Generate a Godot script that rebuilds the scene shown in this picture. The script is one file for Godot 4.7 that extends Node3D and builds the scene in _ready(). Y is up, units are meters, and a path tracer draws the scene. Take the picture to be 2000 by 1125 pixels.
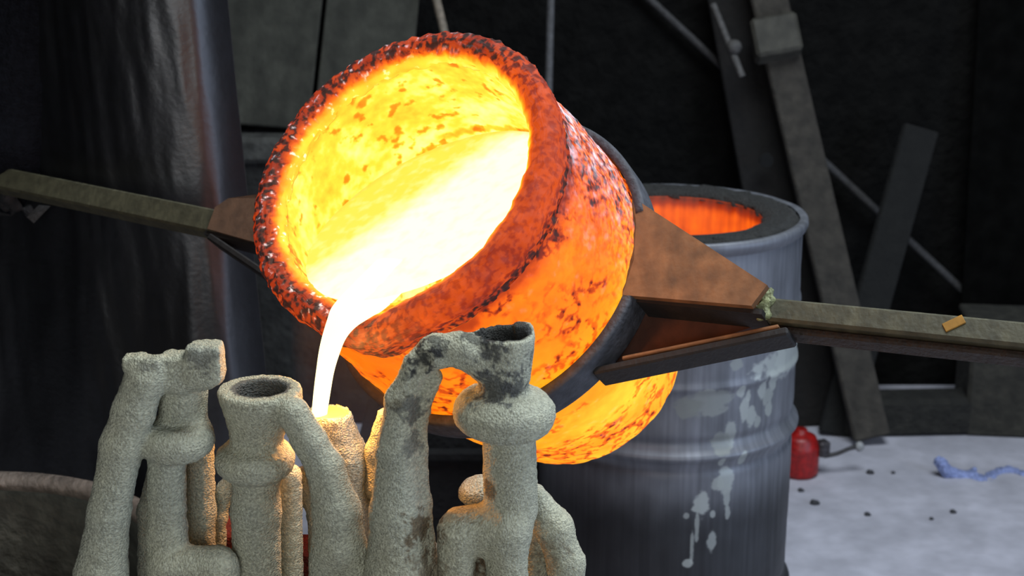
extends Node3D
# A bronze pour in a foundry: a white-hot tilted crucible in a two-man shank pours into ceramic shell moulds.

const RIGHT := Vector3(1, 0, 0)
var used := {}
var fine := FastNoiseLite.new()
var tex_mottle: Texture2D
var tex_bump: Texture2D
var tex_streak: Texture2D

# ---------- naming and tagging ----------
func numbered(called: String) -> String:
	var k: int = used.get(called, -1) + 1
	used[called] = k
	return called if k == 0 else "%s_%03d" % [called, k]

func tag(o: Node3D, label: String, category: String, group := "", kind := "") -> Node3D:
	if label: o.set_meta("label", label)
	if category: o.set_meta("category", category)
	if group: o.set_meta("group", group)
	if kind: o.set_meta("kind", kind)
	return o

func thing(called: String, at: Vector3, label: String, category: String, group := "") -> Node3D:
	var o := Node3D.new()
	o.name = numbered(called)
	o.position = at
	add_child(o)
	return tag(o, label, category, group)

func put(called: String, m: Mesh, mat: Material, parent: Node3D = null) -> MeshInstance3D:
	var o := MeshInstance3D.new()
	o.mesh = m
	o.material_override = mat
	o.cast_shadow = GeometryInstance3D.SHADOW_CASTING_SETTING_ON
	if parent == null:
		o.name = numbered(called)
		add_child(o)
	else:
		o.name = called
		parent.add_child(o, true)
	return o

func structure(called: String, m: Mesh, mat: Material) -> MeshInstance3D:
	var o := put(called, m, mat)
	o.set_meta("kind", "structure")
	return o

# ---------- materials ----------
func noise_tex(freq: float, lo: float, hi: float, octaves := 4, size := 512, seed_ := 1, type := FastNoiseLite.TYPE_SIMPLEX_SMOOTH) -> Texture2D:
	var nz := FastNoiseLite.new()
	nz.seed = seed_
	nz.noise_type = type
	nz.frequency = freq
	nz.fractal_octaves = octaves
	var t := NoiseTexture2D.new()
	t.width = size
	t.height = size
	t.seamless = true
	t.noise = nz
	var g := Gradient.new()
	g.offsets = PackedFloat32Array([0.0, 1.0])
	g.colors = PackedColorArray([Color(lo, lo, lo), Color(hi, hi, hi)])
	t.color_ramp = g
	return t

func mat(c: Color, rough := 0.8, metal := 0.0, tile := 6.0, bump := 0.15, mottle := true) -> StandardMaterial3D:
	var m := StandardMaterial3D.new()
	m.albedo_color = c
	m.roughness = rough
	m.metallic = metal
	m.uv1_triplanar = true
	m.uv1_scale = Vector3.ONE * tile
	if mottle: m.albedo_texture = tex_mottle
	if bump > 0.0:
		m.heightmap_enabled = true
		m.heightmap_texture = tex_bump
		m.heightmap_scale = bump
	return m

# ---------- mesh helpers ----------
func tri(st: SurfaceTool, a: Vector3, b: Vector3, c: Vector3, out: Vector3) -> void:
	if (b - a).cross(c - a).dot(out) > 0.0:
		st.add_vertex(a); st.add_vertex(c); st.add_vertex(b)
	else:
		st.add_vertex(a); st.add_vertex(b); st.add_vertex(c)

func quad(st: SurfaceTool, a: Vector3, b: Vector3, c: Vector3, d: Vector3, out: Vector3) -> void:
	tri(st, a, b, c, out)
	tri(st, a, c, d, out)

func begin() -> SurfaceTool:
	var st := SurfaceTool.new()
	st.begin(Mesh.PRIMITIVE_TRIANGLES)
	st.set_smooth_group(-1)
	return st

func done(st: SurfaceTool) -> ArrayMesh:
	st.generate_normals()
	return st.commit()

# a chamfered box
func add_box(st: SurfaceTool, xf: Transform3D, size: Vector3, ch := 0.004) -> void:
	var h := size * 0.5
	ch = minf(ch, minf(h.x, minf(h.y, h.z)) * 0.8)
	var corner := func(sx: int, sy: int, sz: int, ax: int) -> Vector3:
		var p := Vector3(sx * (h.x - ch), sy * (h.y - ch), sz * (h.z - ch))
		if ax == 0: p.x = sx * h.x
		elif ax == 1: p.y = sy * h.y
		else: p.z = sz * h.z
		return xf * p
	var s := [-1, 1]
	for a in s:
		quad(st, corner.call(a, -1, -1, 0), corner.call(a, 1, -1, 0), corner.call(a, 1, 1, 0), corner.call(a, -1, 1, 0), xf.basis * Vector3(a, 0, 0))
		quad(st, corner.call(-1, a, -1, 1), corner.call(1, a, -1, 1), corner.call(1, a, 1, 1), corner.call(-1, a, 1, 1), xf.basis * Vector3(0, a, 0))
		quad(st, corner.call(-1, -1, a, 2), corner.call(1, -1, a, 2), corner.call(1, 1, a, 2), corner.call(-1, 1, a, 2), xf.basis * Vector3(0, 0, a))
		for b in s:
			quad(st, corner.call(a, b, -1, 0), corner.call(a, b, 1, 0), corner.call(a, b, 1, 1), corner.call(a, b, -1, 1), xf.basis * Vector3(a, b, 0))
			quad(st, corner.call(a, -1, b, 0), corner.call(a, 1, b, 0), corner.call(a, 1, b, 2), corner.call(a, -1, b, 2), xf.basis * Vector3(a, 0, b))
			quad(st, corner.call(-1, a, b, 1), corner.call(1, a, b, 1), corner.call(1, a, b, 2), corner.call(-1, a, b, 2), xf.basis * Vector3(0, a, b))
			for c in s:
				tri(st, corner.call(a, b, c, 0), corner.call(a, b, c, 1), corner.call(a, b, c, 2), xf.basis * Vector3(a, b, c))

func box_mesh(size: Vector3, ch := 0.004, xf := Transform3D()) -> ArrayMesh:
	var st := begin()
	add_box(st, xf, size, ch)
	return done(st)

# a beam of section (wide, deep) from a to b; "face" is the rough direction of its wide face
func add_beam(st: SurfaceTool, a: Vector3, b: Vector3, wide: float, deep: float, face: Vector3, ch := 0.004) -> void:
	var y := (b - a).normalized()
	var z := (face - y * face.dot(y)).normalized()
	add_box(st, Transform3D(Basis(y.cross(z), y, z), (a + b) * 0.5), Vector3(wide, (b - a).length(), deep), ch)

# an extruded convex polygon in the plane (o; ex, ey) with thickness along ez
func add_plate(st: SurfaceTool, o: Vector3, ex: Vector3, ey: Vector3, ez: Vector3, poly: PackedVector2Array, z0: float, z1: float) -> void:
	var n := poly.size()
	var mid := Vector2.ZERO
	for p in poly: mid += p / n
	for i in n:
		var p := poly[i]
		var q := poly[(i + 1) % n]
		var P := o + ex * p.x + ey * p.y
		var Q := o + ex * q.x + ey * q.y
		var m2 := (p + q) * 0.5 - mid
		var e := (q - p).orthogonal()
		if e.dot(m2) < 0: e = -e
		quad(st, P + ez * z0, Q + ez * z0, Q + ez * z1, P + ez * z1, ex * e.x + ey * e.y)
	for i in range(1, n - 1):
		for zz in [z0, z1]:
			tri(st, o + ex * poly[0].x + ey * poly[0].y + ez * zz, o + ex * poly[i].x + ey * poly[i].y + ez * zz, o + ex * poly[i + 1].x + ey * poly[i + 1].y + ez * zz, ez * (1.0 if zz == maxf(z0, z1) else -1.0))

# smooth grid of nu x nv points (wrap joins the last column to the first; u = column)
func grid_mesh(nu: int, nv: int, pos: PackedVector3Array, uvs: PackedVector2Array, flip := false, colors := PackedColorArray()) -> ArrayMesh:
	var nrm := PackedVector3Array()
	nrm.resize(pos.size())
	var idx := PackedInt32Array()
	for j in nv - 1:
		for i in nu - 1:
			var a := j * nu + i
			var quad_ := [a, a + 1, a + nu + 1, a, a + nu + 1, a + nu]
			if flip: quad_ = [a, a + nu + 1, a + 1, a, a + nu, a + nu + 1]
			for k in [0, 3]:
				var n := (pos[quad_[k + 2]] - pos[quad_[k]]).cross(pos[quad_[k + 1]] - pos[quad_[k]])
				for m in 3: nrm[quad_[k + m]] += n
				idx.append(quad_[k]); idx.append(quad_[k + 1]); idx.append(quad_[k + 2])
	for j in nv:
		var a := j * nu
		var b := j * nu + nu - 1
		if pos[a].distance_to(pos[b]) < 1e-5:
			var s := nrm[a] + nrm[b]
			nrm[a] = s; nrm[b] = s
	for j in [0, nv - 1]:
		if pos[j * nu].distance_to(pos[j * nu + nu / 2]) < 1e-6:
			var s := Vector3.ZERO
			for i in nu: s += nrm[j * nu + i]
			for i in nu: nrm[j * nu + i] = s
	for i in nrm.size(): nrm[i] = nrm[i].normalized()
	var arr := []
	arr.resize(Mesh.ARRAY_MAX)
	arr[Mesh.ARRAY_VERTEX] = pos
	arr[Mesh.ARRAY_NORMAL] = nrm
	arr[Mesh.ARRAY_TEX_UV] = uvs
	if colors.size(): arr[Mesh.ARRAY_COLOR] = colors
	arr[Mesh.ARRAY_INDEX] = idx
	var m := ArrayMesh.new()
	m.add_surface_from_arrays(Mesh.PRIMITIVE_TRIANGLES, arr)
	return m

# resample a profile of (radius, y) into about n rows
func resample(prof: PackedVector2Array, step: float) -> PackedVector2Array:
	var out := PackedVector2Array([prof[0]])
	for i in prof.size() - 1:
		var k := maxi(1, ceili(prof[i].distance_to(prof[i + 1]) / step))
		for j in k: out.append(prof[i].lerp(prof[i + 1], (j + 1.0) / k))
	return out

# profile runs so that outside is on its left going up; bump(p, angle) moves a point
func lathe(prof: PackedVector2Array, seg: int, amp := 0.0, freq := 20.0, flip := false, dent := 0.0) -> ArrayMesh:
	var pos := PackedVector3Array()
	var uvs := PackedVector2Array()
	for j in prof.size():
		for i in seg + 1:
			var a := TAU * (i % seg) / seg
			var r := prof[j].x
			var p := Vector3(cos(a) * r, prof[j].y, sin(a) * r)
			if amp > 0.0 and r > 0.001:
				var d := fine.get_noise_3dv(p * freq) * amp
				p += Vector3(cos(a), 0.25, sin(a)) * d
			if dent > 0.0:
				var w := exp(-pow(wrapf(a + 0.18, -PI, PI) / 0.26, 2))
				p.y -= dent * w
				p += Vector3(1, 0, 0) * dent * 0.7 * w
			pos.append(p)
			uvs.append(Vector2(float(i) / seg, float(j) / (prof.size() - 1)))
	return grid_mesh(seg + 1, prof.size(), pos, uvs, flip)

func tube(pts: PackedVector3Array, radii: PackedFloat32Array, sides := 10, squash := 1.0, flat_dir := Vector3.ZERO, caps := true) -> ArrayMesh:
	var c := Curve3D.new()
	var pos := PackedVector3Array()
	var uvs := PackedVector2Array()
	var n := pts.size()
	var ref := flat_dir
	if ref == Vector3.ZERO:
		ref = Vector3.UP if absf((pts[n - 1] - pts[0]).normalized().y) < 0.8 else Vector3.RIGHT
	var rows := n + (2 if caps else 0)
	for jj in rows:
		var j := clampi(jj - (1 if caps else 0), 0, n - 1)
		var shrink := 0.0 if caps and (jj == 0 or jj == rows - 1) else 1.0
		var t := (pts[mini(j + 1, n - 1)] - pts[maxi(j - 1, 0)]).normalized()
		var x := ref.cross(t).normalized()
		var y := t.cross(x)
		for i in sides + 1:
			var a := TAU * (i % sides) / sides
			pos.append(pts[j] + (x * cos(a) * radii[j] + y * sin(a) * radii[j] * squash) * shrink)
			uvs.append(Vector2(float(i) / sides, float(jj) / (rows - 1)))
	return grid_mesh(sides + 1, rows, pos, uvs, true)

func smooth_path(pts: PackedVector3Array, radii: PackedFloat32Array, per := 6) -> Array:
	var p2 := PackedVector3Array()
	var r2 := PackedFloat32Array()
	var n := pts.size()
	for i in n - 1:
		for k in per:
			var t := float(k) / per
			p2.append(pts[i].cubic_interpolate(pts[i + 1], pts[maxi(i - 1, 0)], pts[mini(i + 2, n - 1)], t))
			r2.append(cubic_interpolate(radii[i], radii[i + 1], radii[maxi(i - 1, 0)], radii[mini(i + 2, n - 1)], t))
	p2.append(pts[n - 1]); r2.append(radii[n - 1])
	return [p2, r2]

# ---------- solids from joined distance fields, meshed as surface nets ----------
var sk := PackedInt32Array()
var sa := PackedVector3Array()
var sb := PackedVector3Array()
var sinv := PackedFloat32Array()
var s1 := PackedFloat32Array()
var s2 := PackedFloat32Array()
var scut := PackedFloat32Array()
var spart := PackedInt32Array()
var blend := 0.012

func sdf_clear() -> void:
	sk.clear(); sa.clear(); sb.clear(); sinv.clear(); s1.clear(); s2.clear(); scut.clear(); spart.clear()

func cap(part: int, a: Vector3, r1: float, b: Vector3, r2: float, top := 1e6, kind := 0) -> void:
	sk.append(kind); sa.append(a); sb.append(b - a); sinv.append(1.0 / maxf((b - a).length_squared(), 1e-9))
	s1.append(r1); s2.append(r2); scut.append(top); spart.append(part)

func chain(part: int, pts: PackedVector3Array, radii: Array) -> void:
	for i in pts.size() - 1: cap(part, pts[i], radii[i], pts[i + 1], radii[i + 1])

func ring(part: int, c: Vector3, axis: Vector3, major: float, minor: float) -> void:
	sk.append(1); sa.append(c); sb.append(axis.normalized()); sinv.append(1.0); s1.append(major); s2.append(minor); scut.append(1e6); spart.append(part)

func block(part: int, c: Vector3, half: Vector3, r: float) -> void:
	sk.append(3); sa.append(c); sb.append(half - Vector3.ONE * r); sinv.append(1.0); s1.append(r); s2.append(0.0); scut.append(1e6); spart.append(part)

func carve(a: Vector3, r1: float, b: Vector3, r2: float) -> void:
	cap(-1, a, r1, b, r2, 1e6, 2)

func prim(i: int, p: Vector3) -> float:
	var q := p - sa[i]
	match sk[i]:
		1:
			var y := q.dot(sb[i])
			var rr := sqrt(maxf(q.length_squared() - y * y, 0.0)) - s1[i]
			return sqrt(rr * rr + y * y) - s2[i]
		3:
			var e := q.abs() - sb[i]
			return Vector3(maxf(e.x, 0), maxf(e.y, 0), maxf(e.z, 0)).length() + minf(maxf(e.x, maxf(e.y, e.z)), 0.0) - s1[i]
	var h := clampf(q.dot(sb[i]) * sinv[i], 0.0, 1.0)
	var d := (q - sb[i] * h).length() - s1[i] - (s2[i] - s1[i]) * h
	return maxf(d, p.y - scut[i]) if scut[i] < 1e5 else d

func field(p: Vector3) -> float:
	var d := 1e3
	for i in sk.size():
		if sk[i] == 2:
			d = maxf(d, -prim(i, p))
		else:
			var q := prim(i, p)
			var h := maxf(blend - absf(d - q), 0.0)
			d = minf(d, q) - h * h * 0.25 / blend
	return d

# the same for the shapes in a list only
func field_of(near: PackedInt32Array, p: Vector3) -> float:
	var d := 1e3
	for i in near:
		var q := prim(i, p)
		if sk[i] == 2:
			d = maxf(d, -q)
		else:
			var h := blend - absf(d - q)
			d = minf(d, q) if h <= 0.0 else minf(d, q) - h * h * 0.25 / blend
	return d

func nearest_part(p: Vector3) -> int:
	var best := 1e9
	var part := 0
	for i in sk.size():
		if sk[i] == 2: continue
		var q := prim(i, p)
		if q < best:
			best = q; part = spart[i]
	return part

# part -> ArrayMesh; origin is subtracted; paint(p, n, part) gives the vertex colour
func nets(cell: float, origin: Vector3, amp: float, freq: float, paint: Callable) -> Dictionary:
	var lo := Vector3.ONE * 1e9
	var hi := -lo
	for i in sk.size():
		if sk[i] == 2: continue
		var r := maxf(s1[i], s2[i])
		var a := sa[i]
		var b := sa[i] + (sb[i] if sk[i] == 0 else Vector3.ZERO)
		var e := Vector3.ONE * r
		if sk[i] == 1: e = Vector3.ONE * (s1[i] + s2[i])
		if sk[i] == 3: e = sb[i] + Vector3.ONE * s1[i]
		lo = lo.min(a - e).min(b - e)
		hi = hi.max(a + e).max(b + e)
	lo -= Vector3.ONE * (blend * 0.5 + cell * 3)
	hi += Vector3.ONE * (blend * 0.5 + cell * 3)
	const B := 6
	var nb := Vector3i(((hi - lo) / (cell * B)).ceil())
	var nx := nb.x * B + 1
	var ny := nb.y * B + 1
	var nz := nb.z * B + 1
	var nxy := nx * ny
	var val := PackedFloat32Array()
	val.resize(nxy * nz)
	val.fill(1.0)
	var far := cell * B * 0.5 * 1.7321 + cell * 1.8
	var active: Array[Vector3i] = []
	for bk in nb.z:
		for bj in nb.y:
			for bi in nb.x:
				var c := lo + Vector3(bi + 0.5, bj + 0.5, bk + 0.5) * (cell * B)
				var d := field(c)
				var live := absf(d) < far
				var near := PackedInt32Array()
				if live:
					active.append(Vector3i(bi, bj, bk))
					var reach := cell * B * 0.5 * 1.7321 * 1.25 + cell
					for i in sk.size():
						if prim(i, c) < (reach if sk[i] == 2 else d + 2.0 * reach + blend): near.append(i)
				for k in B + (1 if bk == nb.z - 1 else 0):
					for j in B + (1 if bj == nb.y - 1 else 0):
						var at := ((bk * B + k) * ny + bj * B + j) * nx + bi * B
						for i in B + (1 if bi == nb.x - 1 else 0):
							val[at + i] = field_of(near, lo + Vector3(bi * B + i, bj * B + j, bk * B + k) * cell) if live else d
	var vid := PackedInt32Array()
	vid.resize(nxy * nz)
	vid.fill(-1)
	var verts := PackedVector3Array()
	var vpart := PackedInt32Array()
	var off := [0, 1, nx, nx + 1, nxy, nxy + 1, nxy + nx, nxy + nx + 1]
	var ends := [[0, 1], [2, 3], [4, 5], [6, 7], [0, 2], [1, 3], [4, 6], [5, 7], [0, 4], [1, 5], [2, 6], [3, 7]]
	var cube: Array[Vector3] = []
	for c in 8: cube.append(Vector3(c & 1, (c >> 1) & 1, c >> 2))
	var cells: Array[Vector3i] = []
	for ab in active:
		for k in range(ab.z * B, mini(ab.z * B + B, nz - 1)):
			for j in range(ab.y * B, mini(ab.y * B + B, ny - 1)):
				for i in range(ab.x * B, mini(ab.x * B + B, nx - 1)):
					var at := (k * ny + j) * nx + i
					var mask := 0
					for c in 8:
						if val[at + off[c]] < 0.0: mask |= 1 << c
					if mask == 0 or mask == 255: continue
					var s := Vector3.ZERO
					var n := 0
					for e in ends:
						var v0 := val[at + off[e[0]]]
						var v1 := val[at + off[e[1]]]
						if (v0 < 0.0) != (v1 < 0.0):
							s += cube[e[0]].lerp(cube[e[1]], v0 / (v0 - v1))
							n += 1
					vid[at] = verts.size()
					var p := lo + (Vector3(i, j, k) + s / n) * cell
					verts.append(p)
					vpart.append(nearest_part(p))
					cells.append(Vector3i(i, j, k))
	var quads := PackedInt32Array()
	var step := [1, nx, nxy]
	for c in cells:
		var at := (c.z * ny + c.y) * nx + c.x
		for ax in 3:
			var v0 := val[at]
			var v1 := val[at + step[ax]]
			if (v0 < 0.0) == (v1 < 0.0): continue
			var u: int = step[(ax + 1) % 3]
			var w: int = step[(ax + 2) % 3]
			if c[(ax + 1) % 3] == 0 or c[(ax + 2) % 3] == 0: continue
			var q := [vid[at], vid[at - u], vid[at - u - w], vid[at - w]]
			if q.min() < 0: continue
			if v0 < 0.0: q.reverse()
			quads.append_array(PackedInt32Array(q))
	# crust: push the vertices in and out, then smooth normals
	var nrm := PackedVector3Array()
	for pass_ in 2:
		nrm.clear()
		nrm.resize(verts.size())
		for t in range(0, quads.size(), 4):
			var a := verts[quads[t]]
			var n := (verts[quads[t + 2]] - a).cross(verts[quads[t + 1]] - a) + (verts[quads[t + 3]] - a).cross(verts[quads[t + 2]] - a)
			for k in 4: nrm[quads[t + k]] += n
		for i in nrm.size(): nrm[i] = nrm[i].normalized()
		if pass_ == 0 and amp > 0.0:
			for i in verts.size():
				var p := verts[i]
				verts[i] = p + nrm[i] * amp * (fine.get_noise_3dv(p * freq) + 0.5 * fine.get_noise_3dv(p * freq * 3.1))
	var made := {}
	var names := {}
	for t in range(0, quads.size(), 4):
		var part := vpart[quads[t]]
		if not made.has(part):
			made[part] = [PackedVector3Array(), PackedVector3Array(), PackedColorArray(), PackedInt32Array()]
			names[part] = {}
		var m: Array = made[part]
		var seen: Dictionary = names[part]
		for k in [0, 1, 2, 0, 2, 3]:
			var v := quads[t + k]
			if not seen.has(v):
				seen[v] = m[0].size()
				m[0].append(verts[v] - origin); m[1].append(nrm[v]); m[2].append(paint.call(verts[v], nrm[v], part))
			m[3].append(seen[v])
	var out := {}
	for part in made:
		var arr := []
		arr.resize(Mesh.ARRAY_MAX)
		arr[Mesh.ARRAY_VERTEX] = made[part][0]
		arr[Mesh.ARRAY_NORMAL] = made[part][1]
		arr[Mesh.ARRAY_COLOR] = made[part][2]
		arr[Mesh.ARRAY_INDEX] = made[part][3]
		var am := ArrayMesh.new()
		am.add_surface_from_arrays(Mesh.PRIMITIVE_TRIANGLES, arr)
		out[part] = am
	return out

# ---------- glowing heat, computed as what the hot surface itself gives off ----------
const HEAT_AT := [0.0, 0.2, 0.38, 0.52, 0.66, 0.78, 0.89, 1.0]
const HEAT := [Vector3(0.010, 0.005, 0.005), Vector3(0.07, 0.010, 0.006), Vector3(0.36, 0.026, 0.003), Vector3(0.86, 0.100, 0.003), Vector3(1.15, 0.21, 0.003), Vector3(1.25, 0.42, 0.010), Vector3(1.35, 0.88, 0.05), Vector3(1.6, 1.4, 0.42)]
const HEAT_MOST := 1.6
var heat_bytes := PackedByteArray()

func heat_table() -> void:
	for i in 256:
		var h := i / 255.0
		var k := 0
		while k < 6 and h > HEAT_AT[k + 1]: k += 1
		var c: Vector3 = HEAT[k].lerp(HEAT[k + 1], (h - HEAT_AT[k]) / (HEAT_AT[k + 1] - HEAT_AT[k])) / HEAT_MOST
		var s := Color(c.x, c.y, c.z).linear_to_srgb()
		heat_bytes.append(int(clampf(s.r, 0, 1) * 255)); heat_bytes.append(int(clampf(s.g, 0, 1) * 255)); heat_bytes.append(int(clampf(s.b, 0, 1) * 255))

# heat(angle, t, p) for every texel of a lathed profile
func heat_texture(prof: PackedVector2Array, w: int, h: int, heat: Callable) -> Texture2D:
	var data := PackedByteArray()
	data.resize(w * h * 3)
	for y in h:
		var f := (y + 0.5) / h * (prof.size() - 1)
		var k := mini(int(f), prof.size() - 2)
		var q := prof[k].lerp(prof[k + 1], f - k)
		for x in w:
			var a := TAU * (x + 0.5) / w
			var v: float = heat.call(a, q, Vector3(cos(a) * q.x, q.y, sin(a) * q.x))
			var i := int(clampf(v, 0.0, 1.0) * 255.0) * 3
			var o := (y * w + x) * 3
			data[o] = heat_bytes[i]; data[o + 1] = heat_bytes[i + 1]; data[o + 2] = heat_bytes[i + 2]
	return ImageTexture.create_from_image(Image.create_from_data(w, h, false, Image.FORMAT_RGB8, data))

# pale ash lying on the hot surface: share 0..1 between bare dark clay and ash
func ash_texture(prof: PackedVector2Array, w: int, h: int, share: Callable) -> Texture2D:
	var data := PackedByteArray()
	data.resize(w * h * 3)
	for y in h:
		var f := (y + 0.5) / h * (prof.size() - 1)
		var k := mini(int(f), prof.size() - 2)
		var q := prof[k].lerp(prof[k + 1], f - k)
		for x in w:
			var a := TAU * (x + 0.5) / w
			var v := clampf(share.call(a, q, Vector3(cos(a) * q.x, q.y, sin(a) * q.x)), 0.0, 1.0)
			var o := (y * w + x) * 3
			data[o] = int(lerpf(34, 215, v)); data[o + 1] = int(lerpf(24, 205, v)); data[o + 2] = int(lerpf(20, 212, v))
	return ImageTexture.create_from_image(Image.create_from_data(w, h, false, Image.FORMAT_RGB8, data))

func hot_material(t: Texture2D, albedo: Color, rough := 0.9) -> StandardMaterial3D:
	var m := StandardMaterial3D.new()
	m.albedo_color = albedo
	m.roughness = rough
	m.emission_enabled = true
	m.emission = Color.WHITE
	m.emission_operator = BaseMaterial3D.EMISSION_OP_MULTIPLY
	m.emission_texture = t
	m.metallic_specular = 0.2
	m.emission_energy_multiplier = HEAT_MOST
	return m

func glow_material(lin: Vector3) -> StandardMaterial3D:
	var m := StandardMaterial3D.new()
	var most := maxf(lin.x, maxf(lin.y, lin.z))
	m.albedo_color = Color(0.3, 0.25, 0.2)
	m.roughness = 0.35
	m.emission_enabled = true
	m.emission = Color(lin.x / most, lin.y / most, lin.z / most).linear_to_srgb()
	m.emission_energy_multiplier = most
	return m

func area_light(called: String, at: Vector3, target: Vector3, size: Vector2, energy: float, c: Color) -> void:
	var l := AreaLight3D.new()
	l.name = called
	l.area_size = size
	l.light_energy = energy
	l.light_color = c
	l.area_normalize_energy = true
	l.area_range = 12.0
	l.area_attenuation = 2.0
	l.shadow_enabled = true
	add_child(l)
	l.look_at_from_position(at, target, Vector3.UP if absf((target - at).normalized().y) < 0.95 else Vector3.FORWARD)

func omni(called: String, at: Vector3, energy: float, c: Color, size: float) -> void:
	var l := OmniLight3D.new()
	l.name = called
	l.position = at
	l.light_energy = energy
	l.light_color = c
	l.light_size = size
	l.omni_range = 8.0
	l.omni_attenuation = 2.0
	l.shadow_enabled = true
	add_child(l)

func _ready() -> void:
	# ---- camera ----
	var cam := Camera3D.new()
	cam.name = "camera"
	cam.position = Vector3(0, 1.45, 0)
	cam.rotation_degrees = Vector3(-16, 0, 0)
	cam.fov = 21.2382
	cam.near = 0.05
	cam.far = 50.0
	var lens := CameraAttributesPhysical.new()
	lens.frustum_focal_length = 64.0
	lens.frustum_focus_distance = 1.55
	lens.frustum_near = 0.05
	lens.frustum_far = 50.0
	lens.exposure_aperture = 11.0
	cam.attributes = lens
	cam.fov = 21.2382
	add_child(cam)
	cam.current = true
	# ---- sky and exposure ----
	var env := Environment.new()
	env.background_mode = Environment.BG_COLOR
	env.background_color = Color(0.78, 0.86, 1.0)
	env.background_energy_multiplier = 0.8
	env.tonemap_mode = Environment.TONE_MAPPER_LINEAR
	env.tonemap_exposure = 1.0
	env.volumetric_fog_enabled = true
	env.volumetric_fog_density = 0.0
	env.sdfgi_enabled = true
	env.ssao_enabled = true
	env.ssil_enabled = true
	var we := WorldEnvironment.new()
	we.name = "world"
	we.environment = env
	add_child(we)
	# ---- daylight through the roof light, the side door and the front door ----
	area_light("roof_daylight", Vector3(0.75, 3.12, -1.75), Vector3(0.75, 0, -1.75), Vector2(1.5, 1.5), 9.0, Color(0.93, 0.97, 1.0))
	area_light("side_daylight", Vector3(2.62, 1.2, -0.8), Vector3(0, 0.8, -2.0), Vector2(1.7, 2.0), 3.6, Color(0.80, 0.88, 1.0))
	area_light("front_daylight", Vector3(-0.3, 1.7, 2.5), Vector3(-0.1, 0.8, -1.5), Vector2(2.2, 1.8), 5.5, Color(0.97, 0.98, 0.97))

	fine.seed = 7
	fine.noise_type = FastNoiseLite.TYPE_SIMPLEX_SMOOTH
	fine.frequency = 1.0
	fine.fractal_octaves = 3
	tex_mottle = noise_tex(0.012, 0.55, 1.0, 5, 512, 3)
	tex_bump = noise_tex(0.03, 0.0, 1.0, 4, 512, 5)
	tex_streak = noise_tex(0.02, 0.2, 1.0, 4, 512, 9)
	heat_table()

	build_room()
	build_background()
	build_furnace()
	build_tub()
	build_bin()
	build_table()
	build_person()
	build_crucible()
	build_shank()
	build_metal()
	build_moulds()
	build_floor_things()
	build_smoke()

# ---------- the room ----------
func wall_with_hole(x0: float, x1: float, y1: float, h0: float, h1: float, b: float, t: float, thick: float) -> Array:
	# boxes [centre along, centre up, length, height] round an opening from h0..h1 and b..t
	return [[(x0 + h0) / 2, y1 / 2, h0 - x0, y1], [(h1 + x1) / 2, y1 / 2, x1 - h1, y1], [(h0 + h1) / 2, (t + y1) / 2, h1 - h0, y1 - t]] + ([[(h0 + h1) / 2, b / 2, h1 - h0, b]] if b > 0 else [])

func build_room() -> void:
	var soot := mat(Color(0.075, 0.073, 0.068), 0.95, 0.0, 1.7, 0.8)
	soot.metallic_specular = 0.25
	var st := begin()
	add_box(st, Transform3D(Basis(), Vector3(0, 1.6, -4.17)), Vector3(5.6, 3.4, 0.2), 0.0)
	structure("wall_back", done(st), soot)
	st = begin()
	add_box(st, Transform3D(Basis(), Vector3(-2.7, 1.6, -0.8)), Vector3(0.2, 3.4, 7.1), 0.0)
	structure("wall_left", done(st), soot)
	st = begin()
	for q in wall_with_hole(-4.3, 2.75, 3.3, -1.75, 0.15, 0.0, 2.3, 0.2):
		add_box(st, Transform3D(Basis(), Vector3(2.7, q[1], q[0])), Vector3(0.2, q[3], q[2]), 0.0)
	structure("wall_right", done(st), soot)
	st = begin()
	for q in wall_with_hole(-2.8, 2.8, 3.3, -1.5, 0.9, 0.7, 2.7, 0.2):
		add_box(st, Transform3D(Basis(), Vector3(q[0], q[1], 2.65)), Vector3(q[2], q[3], 0.2), 0.0)
	structure("wall_front", done(st), soot)
	st = begin()
	for q in [[-1.4, -0.8, 2.8, 7.1], [2.2, -0.8, 1.2, 7.1], [0.8, 0.875, 1.6, 3.75], [0.8, -3.43, 1.6, 1.84]]:
		add_box(st, Transform3D(Basis(), Vector3(q[0], 3.25, q[1])), Vector3(q[2], 0.15, q[3]), 0.0)
	structure("ceiling", done(st), soot)
	var fl := mat(Color(0.755, 0.75, 0.79), 0.9, 0.0, 1.3, 0.1)
	fl.albedo_texture = noise_tex(0.008, 0.86, 1.0, 5, 512, 23)
	fl.detail_enabled = true
	fl.detail_blend_mode = BaseMaterial3D.BLEND_MODE_MUL
	fl.detail_albedo = noise_tex(0.05, 0.92, 1.0, 3, 256, 21)
	fl.detail_uv_layer = BaseMaterial3D.DETAIL_UV_1
	st = begin()
	add_box(st, Transform3D(Basis(), Vector3(0, -0.1, -0.8)), Vector3(5.6, 0.2, 7.1), 0.0)
	structure("floor", done(st), fl)

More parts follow.
